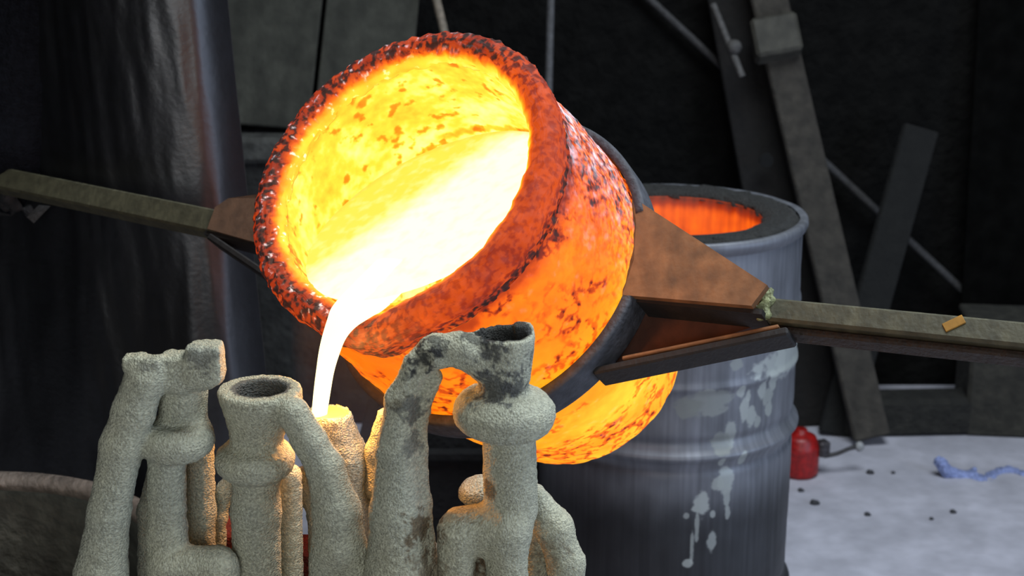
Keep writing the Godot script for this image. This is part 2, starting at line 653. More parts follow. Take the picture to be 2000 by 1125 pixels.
# ---------- what stands along the back wall ----------
func build_background() -> void:
	var board := mat(Color(0.30, 0.30, 0.265), 0.95, 0.0, 2.2, 0.3)
	var faces := Vector3(0, 0.15, 1)
	# two grey sheets leaning on the wall, standing on a ledge
	var sheets := [
		[Vector3(-0.6383, 0.7827, -3.7930), Vector3(-0.5947, 1.2766, -4.0386), 0.27, "left grey board leaning on the back wall behind the dark apron"],
		[Vector3(-0.3792, 0.7754, -3.7909), Vector3(-0.3341, 1.2766, -4.0386), 0.24, "right grey board leaning on the back wall above the glowing rim"]]
	for q in sheets:
		var st := begin()
		add_beam(st, q[0] - q[0], q[1] - q[0], q[2] - 0.008, 0.018, faces, 0.003)
		var o := put("leaning_board", done(st), board)
		o.position = q[0]
		tag(o, q[3], "board", "grey boards on the ledge")
	var st2 := begin()
	add_box(st2, Transform3D(Basis(), Vector3(0, 0.36, 0)), Vector3(0.9, 0.72, 0.14), 0.012)
	var lg := thing("ledge", Vector3(-0.6, 0, -3.83), "low dark masonry ledge with a paler coping under the grey boards", "ledge")
	put("body", done(st2), mat(Color(0.21, 0.21, 0.20), 0.95, 0.0, 2.0, 0.5), lg)
	st2 = begin()
	add_box(st2, Transform3D(Basis(), Vector3(0, 0.730, 0.01)), Vector3(0.92, 0.066, 0.17), 0.012)
	put("coping", done(st2), mat(Color(0.36, 0.36, 0.34), 0.95, 0.0, 2.0, 0.5), lg)
	# rods
	var rods := [
		[[Vector3(-0.2079, 1.1567, -3.9211), Vector3(-0.1469, 0.9292, -3.8038)], 0.011, Color(0.62, 0.57, 0.50), "pale wooden stick leaning on the wall above the crucible rim", "stick"],
		[[Vector3(0.0988, 1.1567, -3.9211), Vector3(0.0825, 0.5876, -3.6538)], 0.010, Color(0.36, 0.36, 0.37), "thin grey upright rod behind the crucible's right shoulder", "rod"],
		[[Vector3(0.2978, 1.1247, -4.0367), Vector3(1.5330, 0.0185, -3.9588)], 0.0105, Color(0.27, 0.265, 0.265), "long thin grey rod leaning diagonally behind the pale timber", "rod"],
		[[Vector3(0.4965, 1.0777, -3.8464), Vector3(0.5670, 0.9077, -3.7768)], 0.009, Color(0.36, 0.35, 0.34), "short grey rod with a knob beside the pale timber", "rod"]]
	for q in rods:
		var base: Vector3 = q[0][1]
		var o := put("rod", tube(PackedVector3Array([q[0][0] - base, Vector3.ZERO]), PackedFloat32Array([q[1], q[1]]), 10), mat(q[2], 0.7, 0.0, 8.0, 0.1))
		if q[4] == "stick": o.name = "stick"
		o.position = base
		tag(o, q[3], q[4])
		if q[3].contains("knob"):
			var k := SphereMesh.new()
			k.radius = 0.019; k.height = 0.038; k.radial_segments = 16; k.rings = 8
			var kn := put("knob", k, o.material_override, o)
			kn.position = (Vector3(0.5468, 0.9780, -3.7970)) - base
	# the pale timber with its bracket
	var foot: Vector3 = Vector3(0.9058, 0.0000, -3.6226)
	var tb := thing("timber", foot, "tall pale leaning timber with a bracket near its top, right of the furnace drum", "timber")
	var wood := mat(Color(0.265, 0.245, 0.215), 0.9, 0.0, 3.0, 0.3)
	var st3 := begin()
	add_beam(st3, Vector3(0, 0.02, 0), (Vector3(0.6234, 1.1575, -3.9109)) - foot, 0.09, 0.05, Vector3(0, 0, 1), 0.005)
	put("beam", done(st3), wood, tb)
	st3 = begin()
	add_beam(st3, (Vector3(0.6612, 0.9511, -3.8101)) - foot, (Vector3(0.6456, 1.0391, -3.8561)) - foot, 0.115, 0.075, Vector3(0, 0, 1), 0.008)
	put("bracket", done(st3), mat(Color(0.30, 0.29, 0.255), 0.8, 0.0, 3.0, 0.2), tb)
	# dark planks
	var dark := mat(Color(0.085, 0.07, 0.06), 0.95, 0.0, 2.5, 0.4)
	var p1 := thing("plank", Vector3(0.7892, 0.0000, -3.7587), "wide dark brown plank with a hole, behind the furnace drum and timber", "plank")
	st3 = begin()
	add_beam(st3, Vector3.ZERO, (Vector3(0.5619, 1.1514, -3.9923)) - p1.position, 0.15, 0.03, Vector3(0, 0, 1), 0.004)
	put("board", done(st3), dark, p1)
	var hole := CylinderMesh.new()
	hole.top_radius = 0.017; hole.bottom_radius = 0.017; hole.height = 0.012
	var hp := put("hole_plug", hole, mat(Color(0.04, 0.04, 0.04), 1.0, 0.0, 4.0, 0.0), p1)
	hp.position = (Vector3(0.6415, 0.6923, -3.8108)) - p1.position
	hp.rotation_degrees.x = 90
	var p2 := put("plank", null, mat(Color(0.07, 0.07, 0.06), 0.95, 0.0, 2.5, 0.4))
	st3 = begin()
	var p2a: Vector3 = Vector3(0.8306, 0.0000, -3.6859)
	add_beam(st3, Vector3.ZERO, (Vector3(1.0454, 0.7603, -3.8906)) - p2a, 0.09, 0.03, Vector3(0, 0, 1), 0.004)
	p2.mesh = done(st3)
	p2.position = p2a
	tag(p2, "dark grey plank leaning to the right, crossing the thin diagonal rod", "plank")
	# tall black sheet that hides the foot of the diagonal rod
	st3 = begin()
	add_beam(st3, Vector3.ZERO, Vector3(0.0, 1.5, -0.13), 0.34, 0.012, Vector3(0, 0, 1), 0.003)
	var sh := put("steel_sheet", done(st3), mat(Color(0.05, 0.049, 0.045), 0.95, 0.0, 2.0, 0.2))
	sh.material_override.metallic_specular = 0.15
	sh.position = Vector3(1.37, 0, -3.91)
	tag(sh, "tall black steel sheet leaning on the wall at the right edge behind the crate", "sheet")
	# box and low beam at the foot of the wall
	st3 = begin()
	add_box(st3, Transform3D(Basis(Vector3.UP, -0.12), Vector3(0, 0.14, 0)), Vector3(0.30, 0.28, 0.2), 0.008)
	var bx := thing("crate", Vector3(1.32, 0, -3.76), "dull olive wooden crate standing at the right edge by the wall", "crate")
	put("body", done(st3), mat(Color(0.22, 0.21, 0.18), 0.95, 0.0, 3.0, 0.3), bx)
	st3 = begin()
	add_box(st3, Transform3D(Basis(Vector3.UP, -0.12), Vector3(0, 0.287, 0)), Vector3(0.31, 0.016, 0.21), 0.004)
	put("lid", done(st3), mat(Color(0.22, 0.215, 0.185), 0.95, 0.0, 3.0, 0.3), bx)
	st3 = begin()
	add_box(st3, Transform3D(Basis(Vector3.UP, 0.05), Vector3(0, 0.05, 0)), Vector3(0.34, 0.10, 0.10), 0.012)
	var lb := put("low_beam", done(st3), mat(Color(0.15, 0.145, 0.125), 0.95, 0.0, 3.0, 0.5))
	lb.position = Vector3(1.02, 0, -3.72)
	tag(lb, "low dark squared beam lying on the floor left of the crate", "beam")

# ---------- furnace drum ----------
func build_furnace() -> void:
	var c: Vector3 = Vector3(0.2635, 0.8693, -2.4862)
	var h := c.y
	var r := 0.217
	var f := thing("furnace", Vector3(c.x, 0, c.z), "dark steel drum furnace with pale splashes and a glowing red open top", "furnace")
	# steel shell: top bead, two rolled hoops
	var hoop: float = (0.5179)
	var prof := PackedVector2Array()
	prof.append(Vector2(r - 0.012, 0.0)); prof.append(Vector2(r - 0.002, 0.0)); prof.append(Vector2(r, 0.01))
	var y := 0.02
	while y < h - 0.025:
		var rr := r
		for hy in [hoop, hoop - 0.30]:
			var d: float = absf(y - hy)
			rr += 0.010 * exp(-pow(d / 0.009, 2)) - 0.003 * exp(-pow((d - 0.024) / 0.007, 2))
		for hy in [hoop + 0.115, hoop + 0.215]:
			rr += 0.0035 * exp(-pow((y - hy) / 0.006, 2))
		prof.append(Vector2(rr, y))
		y += 0.004
	for q in [[0.0, -0.022], [0.006, -0.018], [0.009, -0.010], [0.008, -0.002], [0.002, 0.0], [-0.006, -0.002]]:
		prof.append(Vector2(r + q[0], h + q[1]))
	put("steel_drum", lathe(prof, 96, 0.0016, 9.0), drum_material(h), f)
	# refractory: top ring, then the glowing bore
	var ri := 0.150
	var top := resample(PackedVector2Array([Vector2(r - 0.006, h - 0.03), Vector2(r - 0.008, h - 0.004), Vector2(r - 0.02, h + 0.004), Vector2(ri + 0.02, h + 0.002), Vector2(ri + 0.004, h - 0.004), Vector2(ri, h - 0.012)]), 0.006)
	put("refractory_ring", lathe(top, 96, 0.010, 42.0), mat(Color(0.17, 0.17, 0.16), 0.95, 0.0, 9.0, 0.5), f)
	var bore := resample(PackedVector2Array([Vector2(ri + 0.001, h - 0.008), Vector2(ri - 0.004, h - 0.25), Vector2(ri - 0.008, h - 0.5), Vector2(0.08, h - 0.52), Vector2(0.0, h - 0.52)]), 0.02)
	var t := heat_texture(bore, 384, 192, func(a: float, q: Vector2, p: Vector3) -> float:
		var v := 0.52 + 0.07 * fine.get_noise_2d(a * 9.0, p.y * 4.0) + 0.06 * fine.get_noise_3dv(p * 30.0)
		return v - 0.30 * smoothstep(h - 0.035, h - 0.008, p.y))
	put("glowing_bore", lathe(bore, 64, 0.002, 25.0), hot_material(t, Color(0.3, 0.25, 0.22)), f)
	omni("furnace_glow", Vector3(c.x, h - 0.2, c.z), 0.03, Color(1.0, 0.35, 0.1), 0.05)

func drum_material(h: float) -> StandardMaterial3D:
	const W := 896
	const HH := 768
	var im := Image.create(W, HH, false, Image.FORMAT_RGB8)
	var streak := FastNoiseLite.new()
	streak.seed = 31
	streak.fractal_octaves = 4
	streak.frequency = 1.0
	# the texture covers the arc that faces the pour (a quarter each way), v runs down from the rim
	for y in HH:
		var v := 1.0 - float(y) / HH
		for x in W:
			var a := TAU * x / W
			var p := Vector3(cos(a) * 3.0, v * 5.0, sin(a) * 3.0)
			var n := streak.get_noise_3dv(p * 1.3)
			var s := streak.get_noise_3d(p.x * 6.0, v * 2.0, p.z * 6.0)
			var g := 0.40 + 0.07 * n + 0.07 * s
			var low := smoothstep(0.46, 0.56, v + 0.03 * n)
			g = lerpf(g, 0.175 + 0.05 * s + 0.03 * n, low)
			im.set_pixel(x, y, Color(g * 0.97, g * 0.99, g * 1.04))
	# dried slip: pale splashes that ran down
	for q in [[0.2201, 0.4327, 0.0157, 0.0227, 0.66], [0.2242, 0.3974, 0.0043, 0.0351, 0.60], [0.2295, 0.3618, 0.0034, 0.0308, 0.58], [0.2343, 0.3295, 0.0093, 0.0088, 0.66], [0.1899, 0.4722, 0.0154, 0.0245, 0.64], [0.2005, 0.4672, 0.0129, 0.0140, 0.62], [0.1875, 0.4405, 0.0067, 0.0263, 0.60], [0.1852, 0.4130, 0.0049, 0.0141, 0.58], [0.2054, 0.3659, 0.0091, 0.0229, 0.60], [0.2369, 0.4136, 0.0059, 0.0061, 0.60], [0.2048, 0.4145, 0.0054, 0.0070, 0.62], [0.1977, 0.5064, 0.0073, 0.0104, 0.62], [0.1696, 0.5053, 0.0084, 0.0140, 0.60], [0.1676, 0.5897, 0.0095, 0.0226, 0.62], [0.1568, 0.5738, 0.0114, 0.0192, 0.60], [0.1400, 0.6123, 0.0103, 0.0175, 0.62], [0.1212, 0.6235, 0.0140, 0.0193, 0.62], [0.1034, 0.6520, 0.0179, 0.0264, 0.66], [0.0901, 0.6794, 0.0295, 0.0124, 0.68], [0.1738, 0.6189, 0.0081, 0.0138, 0.62], [0.1856, 0.5504, 0.0116, 0.0260, 0.58], [0.1463, 0.5592, 0.0085, 0.0123, 0.56], [0.1268, 0.5772, 0.0102, 0.0141, 0.58], [0.1813, 0.6683, 0.0117, 0.0120, 0.52], [0.2154, 0.6088, 0.0410, 0.0257, 0.52], [0.2395, 0.6002, 0.0248, 0.0189, 0.47], [0.1300, 0.6003, 0.0142, 0.0158, 0.56], [0.0624, 0.6490, 0.1378, 0.0305, 0.66], [0.1630, 0.6102, 0.0064, 0.0104, 0.62], [0.1972, 0.5352, 0.0186, 0.0208, 0.50]]:
		splash(im, q[0] * W, (q[1] / h) * HH, q[2] * W / (TAU * 0.217), q[3] * HH / h, q[4])
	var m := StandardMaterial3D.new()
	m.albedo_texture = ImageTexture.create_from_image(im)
	m.roughness = 0.5
	m.metallic = 0.35
	m.heightmap_enabled = true
	m.heightmap_texture = tex_bump
	m.heightmap_scale = 0.05
	return m

func splash(im: Image, cx: float, cy: float, rx: float, ry: float, tone: float) -> void:
	for y in range(int(cy - ry * 1.5) - 1, int(cy + ry * 1.5) + 2):
		for x in range(int(cx - rx * 1.5) - 1, int(cx + rx * 1.5) + 2):
			if y < 0 or y >= im.get_height(): continue
			var d := Vector2((x - cx) / rx, (y - cy) / ry).length() + 0.35 * fine.get_noise_2d(x * 0.06, y * 0.06)
			var w := 1.0 - smoothstep(0.75, 1.05, d)
			if w > 0.0:
				var X := posmod(x, im.get_width())
				im.set_pixel(X, y, im.get_pixel(X, y).lerp(Color(tone * 0.97, tone, tone * 0.97), w * 0.85))

# ---------- dark bin behind the moulds ----------
func build_bin() -> void:
	var o := thing("scrap_bin", Vector3(-0.10, 0, -2.98), "black open steel bin on the floor left of the furnace drum, below the crucible", "bin")
	var m := mat(Color(0.10, 0.10, 0.105), 0.9, 0.0, 4.0, 0.2)
	var st := begin()
	for s in [-1, 1]:
		add_box(st, Transform3D(Basis(), Vector3(s * 0.19, 0.15, 0)), Vector3(0.012, 0.28, 0.28), 0.003)
		add_box(st, Transform3D(Basis(), Vector3(0, 0.15, s * 0.14)), Vector3(0.39, 0.28, 0.012), 0.003)
	add_box(st, Transform3D(Basis(), Vector3(0, 0.012, 0)), Vector3(0.39, 0.024, 0.29), 0.003)
	put("body", done(st), m, o)
	var c := Vector3(0.20, 0.295, 0.15)
	var pts := PackedVector3Array([Vector3(-c.x, c.y, -c.z), Vector3(c.x, c.y, -c.z), c, Vector3(-c.x, c.y, c.z)])
	st = begin()
	for i in 4: add_beam(st, pts[i], pts[(i + 1) % 4], 0.022, 0.022, Vector3.UP, 0.005)
	put("rim", done(st), m, o)

# ---------- open steel tub at the lower left ----------
func build_tub() -> void:
	var c: Vector3 = Vector3(-0.7283, 0.5844, -1.7284)
	var h := c.y
	var r := 0.30
	var t := thing("tub", Vector3(c.x, 0, c.z), "open dark metal tub with a pale rounded rim at the lower left corner", "tub")
	var wall := resample(PackedVector2Array([Vector2(0.0, 0.004), Vector2(r - 0.02, 0.004), Vector2(r, 0.03), Vector2(r, h - 0.01)]), 0.03)
	put("shell", lathe(wall, 72, 0.002, 6.0), mat(Color(0.26, 0.26, 0.24), 0.8, 0.1, 3.0, 0.3), t)
	var inside := resample(PackedVector2Array([Vector2(r - 0.012, h - 0.01), Vector2(r - 0.012, 0.05), Vector2(r - 0.03, 0.016), Vector2(0.0, 0.016)]), 0.03)
	put("inside", lathe(inside, 72, 0.003, 8.0), mat(Color(0.42, 0.42, 0.38), 0.9, 0.1, 3.0, 0.4), t)
	var rim := PackedVector2Array()
	for k in 13:
		var a := -PI * 0.25 + PI * 1.5 * k / 12.0
		rim.append(Vector2(r - 0.006 + 0.017 * cos(a), h + 0.013 * sin(a)))
	put("rim", lathe(rim, 72, 0.002, 12.0), mat(Color(0.56, 0.51, 0.46), 0.6, 0.1, 4.0, 0.3), t)

# ---------- sand table under the moulds ----------
func build_table() -> void:
	var t := thing("sand_table", Vector3(-0.135, 0, -1.33), "steel table with a bed of sand carrying the shell moulds", "table")
	var steel := mat(Color(0.22, 0.22, 0.22), 0.7, 0.3, 4.0, 0.2)
	var st := begin()
	for s in [-1, 1]:
		add_box(st, Transform3D(Basis(), Vector3(s * 0.279, 0.55, 0)), Vector3(0.012, 0.12, 0.52), 0.002)
		add_box(st, Transform3D(Basis(), Vector3(0, 0.55, s * 0.26)), Vector3(0.57, 0.12, 0.012), 0.002)
	add_box(st, Transform3D(Basis(), Vector3(0, 0.497, 0)), Vector3(0.56, 0.012, 0.52), 0.002)
	put("tray", done(st), steel, t)
	for sx in [-1, 1]:
		for sz in [-1, 1]:
			st = begin()
			add_box(st, Transform3D(Basis(), Vector3(sx * 0.25, 0.246, sz * 0.22)), Vector3(0.04, 0.49, 0.04), 0.004)
			put("leg", done(st), steel, t)
	var pos := PackedVector3Array()
	var uvs := PackedVector2Array()
	for j in 30:
		for i in 34:
			var p := Vector3(lerpf(-0.274, 0.274, i / 33.0), 0.0, lerpf(-0.254, 0.254, j / 29.0))
			p.y = 0.59 + 0.006 * fine.get_noise_3dv(p * 14.0)
			pos.append(p)
			uvs.append(Vector2(p.x, p.z))
	var sand := put("sand", grid_mesh(34, 30, pos, uvs), mat(Color(0.45, 0.40, 0.33), 1.0, 0.0, 14.0, 0.4), t)
	sand.set_meta("kind", "stuff")

	var clay := mat(Color(0.58, 0.20, 0.11), 0.95, 0.0, 14.0, 0.2)
	for q in [[Vector3(-0.2987, 0.7626, -1.4674), "red-brown firebrick standing on end in the gap between the left and middle moulds"], [Vector3(-0.2217, 0.7304, -1.4894), "orange-red firebrick standing on end in the narrow gap below the stream"]]:
		var top: Vector3 = q[0]
		var hh := top.y - 0.588
		var b := put("firebrick", box_mesh(Vector3(0.045, hh, 0.05), 0.004, Transform3D(Basis(), Vector3(0, hh * 0.5, -0.025))), clay)
		b.position = Vector3(top.x, 0.588, top.z)
		tag(b, q[1], "brick", "firebricks on the sand table")

func build_smoke() -> void:
	var f := FogVolume.new()
	f.name = "smoke"
	f.size = Vector3(0.13, 0.24, 0.12)
	f.position = Vector3(-0.1720, 0.8643, -1.6214)
	var fm := FogMaterial.new()
	fm.albedo = Color(0.66, 0.78, 1.0)
	fm.density = 1.5
	f.material = fm
	add_child(f)
	tag(f, "faint bluish smoke drifting up beside the molten stream under the crucible", "smoke", "", "stuff")

# ---------- the foundry worker ----------
func build_person() -> void:
	var base := Vector3(-0.80, 0, -2.36)
	var o := thing("person", base, "person in a dark jacket and long dark leather apron holding the left bar end", "person")
	sdf_clear()
	blend = 0.06
	var b := base
	# parts: 0 jacket, 1 trousers, 2 head, 3 boots
	var hip := b + Vector3(0.01, 0.95, -0.02)
	var chest := b + Vector3(0.04, 1.30, 0.0)
	var sh_r: Vector3 = b + Vector3(-0.17, 1.43, 0.02)
	var sh_l: Vector3 = b + Vector3(0.22, 1.43, -0.03)
	cap(0, hip + Vector3(-0.06, 0.06, 0), 0.125, chest + Vector3(-0.07, 0, 0), 0.13)
	cap(0, hip + Vector3(0.06, 0.06, 0), 0.125, chest + Vector3(0.07, 0, 0), 0.13)
	cap(0, sh_r, 0.075, sh_l, 0.075)
	cap(0, chest + Vector3(0, 0.06, 0), 0.11, b + Vector3(0.04, 1.47, 0.01), 0.07)
	var el_r: Vector3 = Vector3(-0.7223, 1.2501, -2.3666)
	var wr_r: Vector3 = Vector3(-0.7682, 1.0095, -2.2664)
	cap(0, sh_r, 0.075, el_r, 0.072)
	cap(0, el_r, 0.072, wr_r, 0.05)
	# baggy folds of the sleeve
	ring(0, el_r.lerp(wr_r, 0.30), wr_r - el_r, 0.046, 0.026)
	ring(0, el_r.lerp(wr_r, 0.62), wr_r - el_r, 0.040, 0.022)
	ring(0, el_r.lerp(wr_r, 0.95), wr_r - el_r, 0.038, 0.016)
	var el_l := b + Vector3(0.34, 1.36, 0.10)
	var wr_l := b + Vector3(0.20, 1.56, 0.22)
	cap(0, sh_l, 0.075, el_l, 0.06)
	cap(0, el_l, 0.06, wr_l, 0.045)
	for s in [-1, 1]:
		var hj := hip + Vector3(s * 0.10, -0.03, 0)
		var kn := b + Vector3(0.01 + s * 0.13, 0.50, 0.02)
		var an := b + Vector3(0.01 + s * 0.14, 0.10, -0.02)
		cap(1, hj, 0.105, kn, 0.075)
		cap(1, kn, 0.075, an, 0.06)
		cap(4 if s > 0 else 3, an + Vector3(0, -0.04, -0.01), 0.055, an + Vector3(s * 0.03, -0.055, 0.13), 0.043)
	var head := b + Vector3(0.06, 1.66, 0.05)
	cap(2, b + Vector3(0.05, 1.48, 0.01), 0.055, b + Vector3(0.055, 1.57, 0.03), 0.052)
	cap(2, head + Vector3(0, 0.03, -0.01), 0.088, head + Vector3(0.005, -0.055, 0.03), 0.055)
	var made := nets(0.014, base, 0.004, 16.0, func(p: Vector3, n: Vector3, part: int) -> Color: return Color.WHITE)
	var jacket := mat(Color(0.075, 0.082, 0.105), 0.85, 0.0, 12.0, 0.15)
	jacket.metallic_specular = 0.2
	put("jacket", made[0], jacket, o)
	put("trousers", made[1], mat(Color(0.12, 0.12, 0.13), 0.9, 0.0, 12.0, 0.15), o)
	var hd := put("head", made[2], mat(Color(0.62, 0.44, 0.36), 0.6, 0.0, 10.0, 0.05), o)
	for k in [3, 4]: put("boot", made[k], mat(Color(0.08, 0.07, 0.07), 0.6, 0.0, 12.0, 0.1), o)
	# face: eyes, nose, mouth, ears, hair under a hood
	sdf_clear()
	blend = 0.006
	var H := head - base
	cap(0, H + Vector3(0.004, -0.005, 0.078), 0.009, H + Vector3(0.008, -0.035, 0.093), 0.013)
	for s in [-1, 1]:
		cap(2 + s, H + Vector3(s * 0.088, 0.012, -0.005), 0.010, H + Vector3(s * 0.087, -0.03, 0.0), 0.009)
	cap(2, H + Vector3(-0.02, -0.066, 0.078), 0.006, H + Vector3(0.028, -0.066, 0.078), 0.006)
	var feats := nets(0.004, Vector3.ZERO, 0.0, 1.0, func(p: Vector3, n: Vector3, part: int) -> Color: return Color.WHITE)
	for k in feats: put(["nose", "ear", "mouth", "ear"][k], feats[k], hd.material_override, hd)
	for s in [-1, 1]:
		var e := SphereMesh.new()
		e.radius = 0.012; e.height = 0.024; e.radial_segments = 12; e.rings = 6
		var em := put("eye", e, mat(Color(0.12, 0.09, 0.08), 0.2, 0.0, 4.0, 0.0), hd)
		em.position = H + Vector3(s * 0.032, 0.004, 0.072)
	var hood := resample(PackedVector2Array([Vector2(0.102, -0.02), Vector2(0.106, 0.03), Vector2(0.092, 0.09), Vector2(0.055, 0.125), Vector2(0.0, 0.135)]), 0.02)
	var cp := put("cap", lathe(hood, 32), mat(Color(0.14, 0.14, 0.15), 0.9, 0.0, 10.0, 0.1), hd)
	cp.position = H + Vector3(0, 0.01, -0.02)
	# gloved right hand: palm behind the bar, four fingers over it, thumb under
	var leather := mat(Color(0.15, 0.145, 0.15), 0.75, 0.0, 18.0, 0.2)
	var grip: Vector3 = Vector3(-0.7565, 0.9545, -2.2818)
	glove(o, base, grip, wr_r, leather)
	glove_open(o, base, wr_l, Vector3(-0.4, 0.55, 0.2).normalized(), leather)
	# cuff flap hanging under the bar
	var st := begin()
	var f0: Vector3 = Vector3(-0.7173, 0.9250, -2.2110) - base
	var f1: Vector3 = Vector3(-0.7036, 0.9187, -2.1987) - base
	var f2: Vector3 = Vector3(-0.6773, 0.9441, -2.1956) - base
	var f3: Vector3 = Vector3(-0.7007, 0.9410, -2.2155) - base
	quad(st, f0, f1, f2, f3, Vector3(0, 0, 1))
	quad(st, f0 + Vector3(0, 0, -0.006), f1 + Vector3(0, 0, -0.006), f2 + Vector3(0, 0, -0.006), f3 + Vector3(0, 0, -0.006), Vector3(0, 0, -1))
	put("cuff_flap", done(st), mat(Color(0.40, 0.39, 0.39), 0.7, 0.0, 18.0, 0.1), o)
	# apron: a long sheet of leather bent round the front, with folds
	var pos := PackedVector3Array()
	var uvs := PackedVector2Array()
	const NU := 81
	const NV := 70
	for side in 2:
		for j in NV:
			var v := j / (NV - 1.0)
			for i in NU:
				var u := i / (NU - 1.0) * 2.0 - 1.0
				if side == 1: u = -u
				var half := lerpf(0.245, 0.305, v)
				if v < 0.13: half *= lerpf(0.62, 1.0, smoothstep(0.0, 0.13, v))
				var x := 0.14 + half * (u if u > 0.0 else u * 1.3)
				var z := 0.20 - (0.17 * pow(u - 0.66, 2) if u > 0.16 else 0.0425 + 0.17 * (0.16 - u)) - 1.6 * pow(maxf(u - 0.84, 0.0), 2) + 0.02 * v
				var drape := smoothstep(0.25, 0.7, v)
				z += 0.0009 * fine.get_noise_2d(u * 30.0, v * 2.5)
				z += (0.002 + 0.007 * drape) * sin(u * 9.0 + 0.8 + v * 0.7) + 0.003 * fine.get_noise_2d(u * 9.0, v * 5.0)
				if side == 1: z -= 0.006
				pos.append(Vector3(x, lerpf(1.40, 0.32, v), z))
				uvs.append(Vector2(i / (NU - 1.0), v))
	var hide := mat(Color(0.05, 0.056, 0.072), 0.42, 0.0, 5.0, 0.03)
	hide.metallic_specular = 0.62
	var am := grid_mesh(NU, NV, pos.slice(0, NU * NV), uvs.slice(0, NU * NV))
	var ap := put("apron", am, hide, o)
	put("lining", grid_mesh(NU, NV, pos.slice(NU * NV), uvs.slice(NU * NV)), mat(Color(0.06, 0.055, 0.05), 0.95, 0.0, 8.0, 0.1), ap)

func finger(part: int, pts: Array, r: float) -> void:
	for i in pts.size() - 1: cap(part, pts[i], r * (1.0 - 0.08 * i), pts[i + 1], r * (1.0 - 0.08 * (i + 1)))

func glove(o: Node3D, base: Vector3, c: Vector3, wrist: Vector3, m: Material) -> void:
	sdf_clear()
	blend = 0.008
	var ax: Vector3 = Vector3(-0.8202, 0.0131, -0.5719)
	var toward := Vector3(0, 0.27, 0.96)
	toward = (toward - ax * toward.dot(ax)).normalized()
	var upw := ax.cross(toward)
	if upw.y < 0: upw = -upw
	# palm lies above and behind the bar
	cap(0, c + upw * 0.030 - ax * 0.030, 0.019, c + upw * 0.030 + ax * 0.034, 0.018)
	cap(0, c + upw * 0.044 - ax * 0.022, 0.022, c + upw * 0.044 + ax * 0.022, 0.021)
	cap(0, wrist, 0.036, c + upw * 0.046, 0.030)
	for i in 4:
		var s := ax * (-0.033 + 0.022 * i)
		var l: float = [0.92, 1.0, 0.95, 0.8][i]
		finger(0, [c + s + upw * 0.034 + toward * 0.016, c + s + upw * 0.016 + toward * 0.038 * l, c + s - upw * 0.014 + toward * 0.036 * l, c + s - upw * 0.030 * l + toward * 0.014], 0.0115)
	finger(0, [c - ax * 0.036 + upw * 0.030 - toward * 0.012, c - ax * 0.052 - upw * 0.004 - toward * 0.026, c - ax * 0.040 - upw * 0.030 - toward * 0.008], 0.0125)
	put("glove", nets(0.004, base, 0.001, 60.0, func(p: Vector3, n: Vector3, part: int) -> Color: return Color.WHITE)[0], m, o)

func glove_open(o: Node3D, base: Vector3, wrist: Vector3, along: Vector3, m: Material) -> void:
	sdf_clear()
	blend = 0.008
	var across := along.cross(Vector3(0, 0, 1)).normalized()
	var front := across.cross(along)
	var k := wrist + along * 0.09
	cap(0, wrist, 0.034, wrist + along * 0.03, 0.030)
	for i in 4: cap(0, wrist + along * 0.02 + across * (-0.018 + 0.012 * i), 0.016, k + across * (-0.033 + 0.022 * i), 0.0125)
	for i in 4:
		var l: float = [0.9, 1.0, 0.95, 0.75][i]
		var s := k + across * (-0.033 + 0.022 * i)
		finger(0, [s, s + along * 0.035 * l + front * 0.006, s + along * 0.062 * l + front * 0.02, s + along * 0.075 * l + front * 0.038], 0.011)
	finger(0, [wrist + along * 0.025 - across * 0.025, wrist + along * 0.055 - across * 0.052 + front * 0.012, wrist + along * 0.085 - across * 0.056 + front * 0.026], 0.0125)
	put("glove", nets(0.004, base, 0.001, 60.0, func(p: Vector3, n: Vector3, part: int) -> Color: return Color.WHITE)[0], m, o)

# ---------- the crucible: axis Y up out of its mouth, X towards the pouring lip ----------
const MOUTH := Vector3(-0.1205, 1.1243, -1.5711)
var tilt := Basis(Vector3(-0.3636, -0.7634, 0.5339), Vector3(-0.4296, 0.6460, 0.6310), Vector3(-0.8266, 0.0000, -0.5628))
const LONG := 0.50

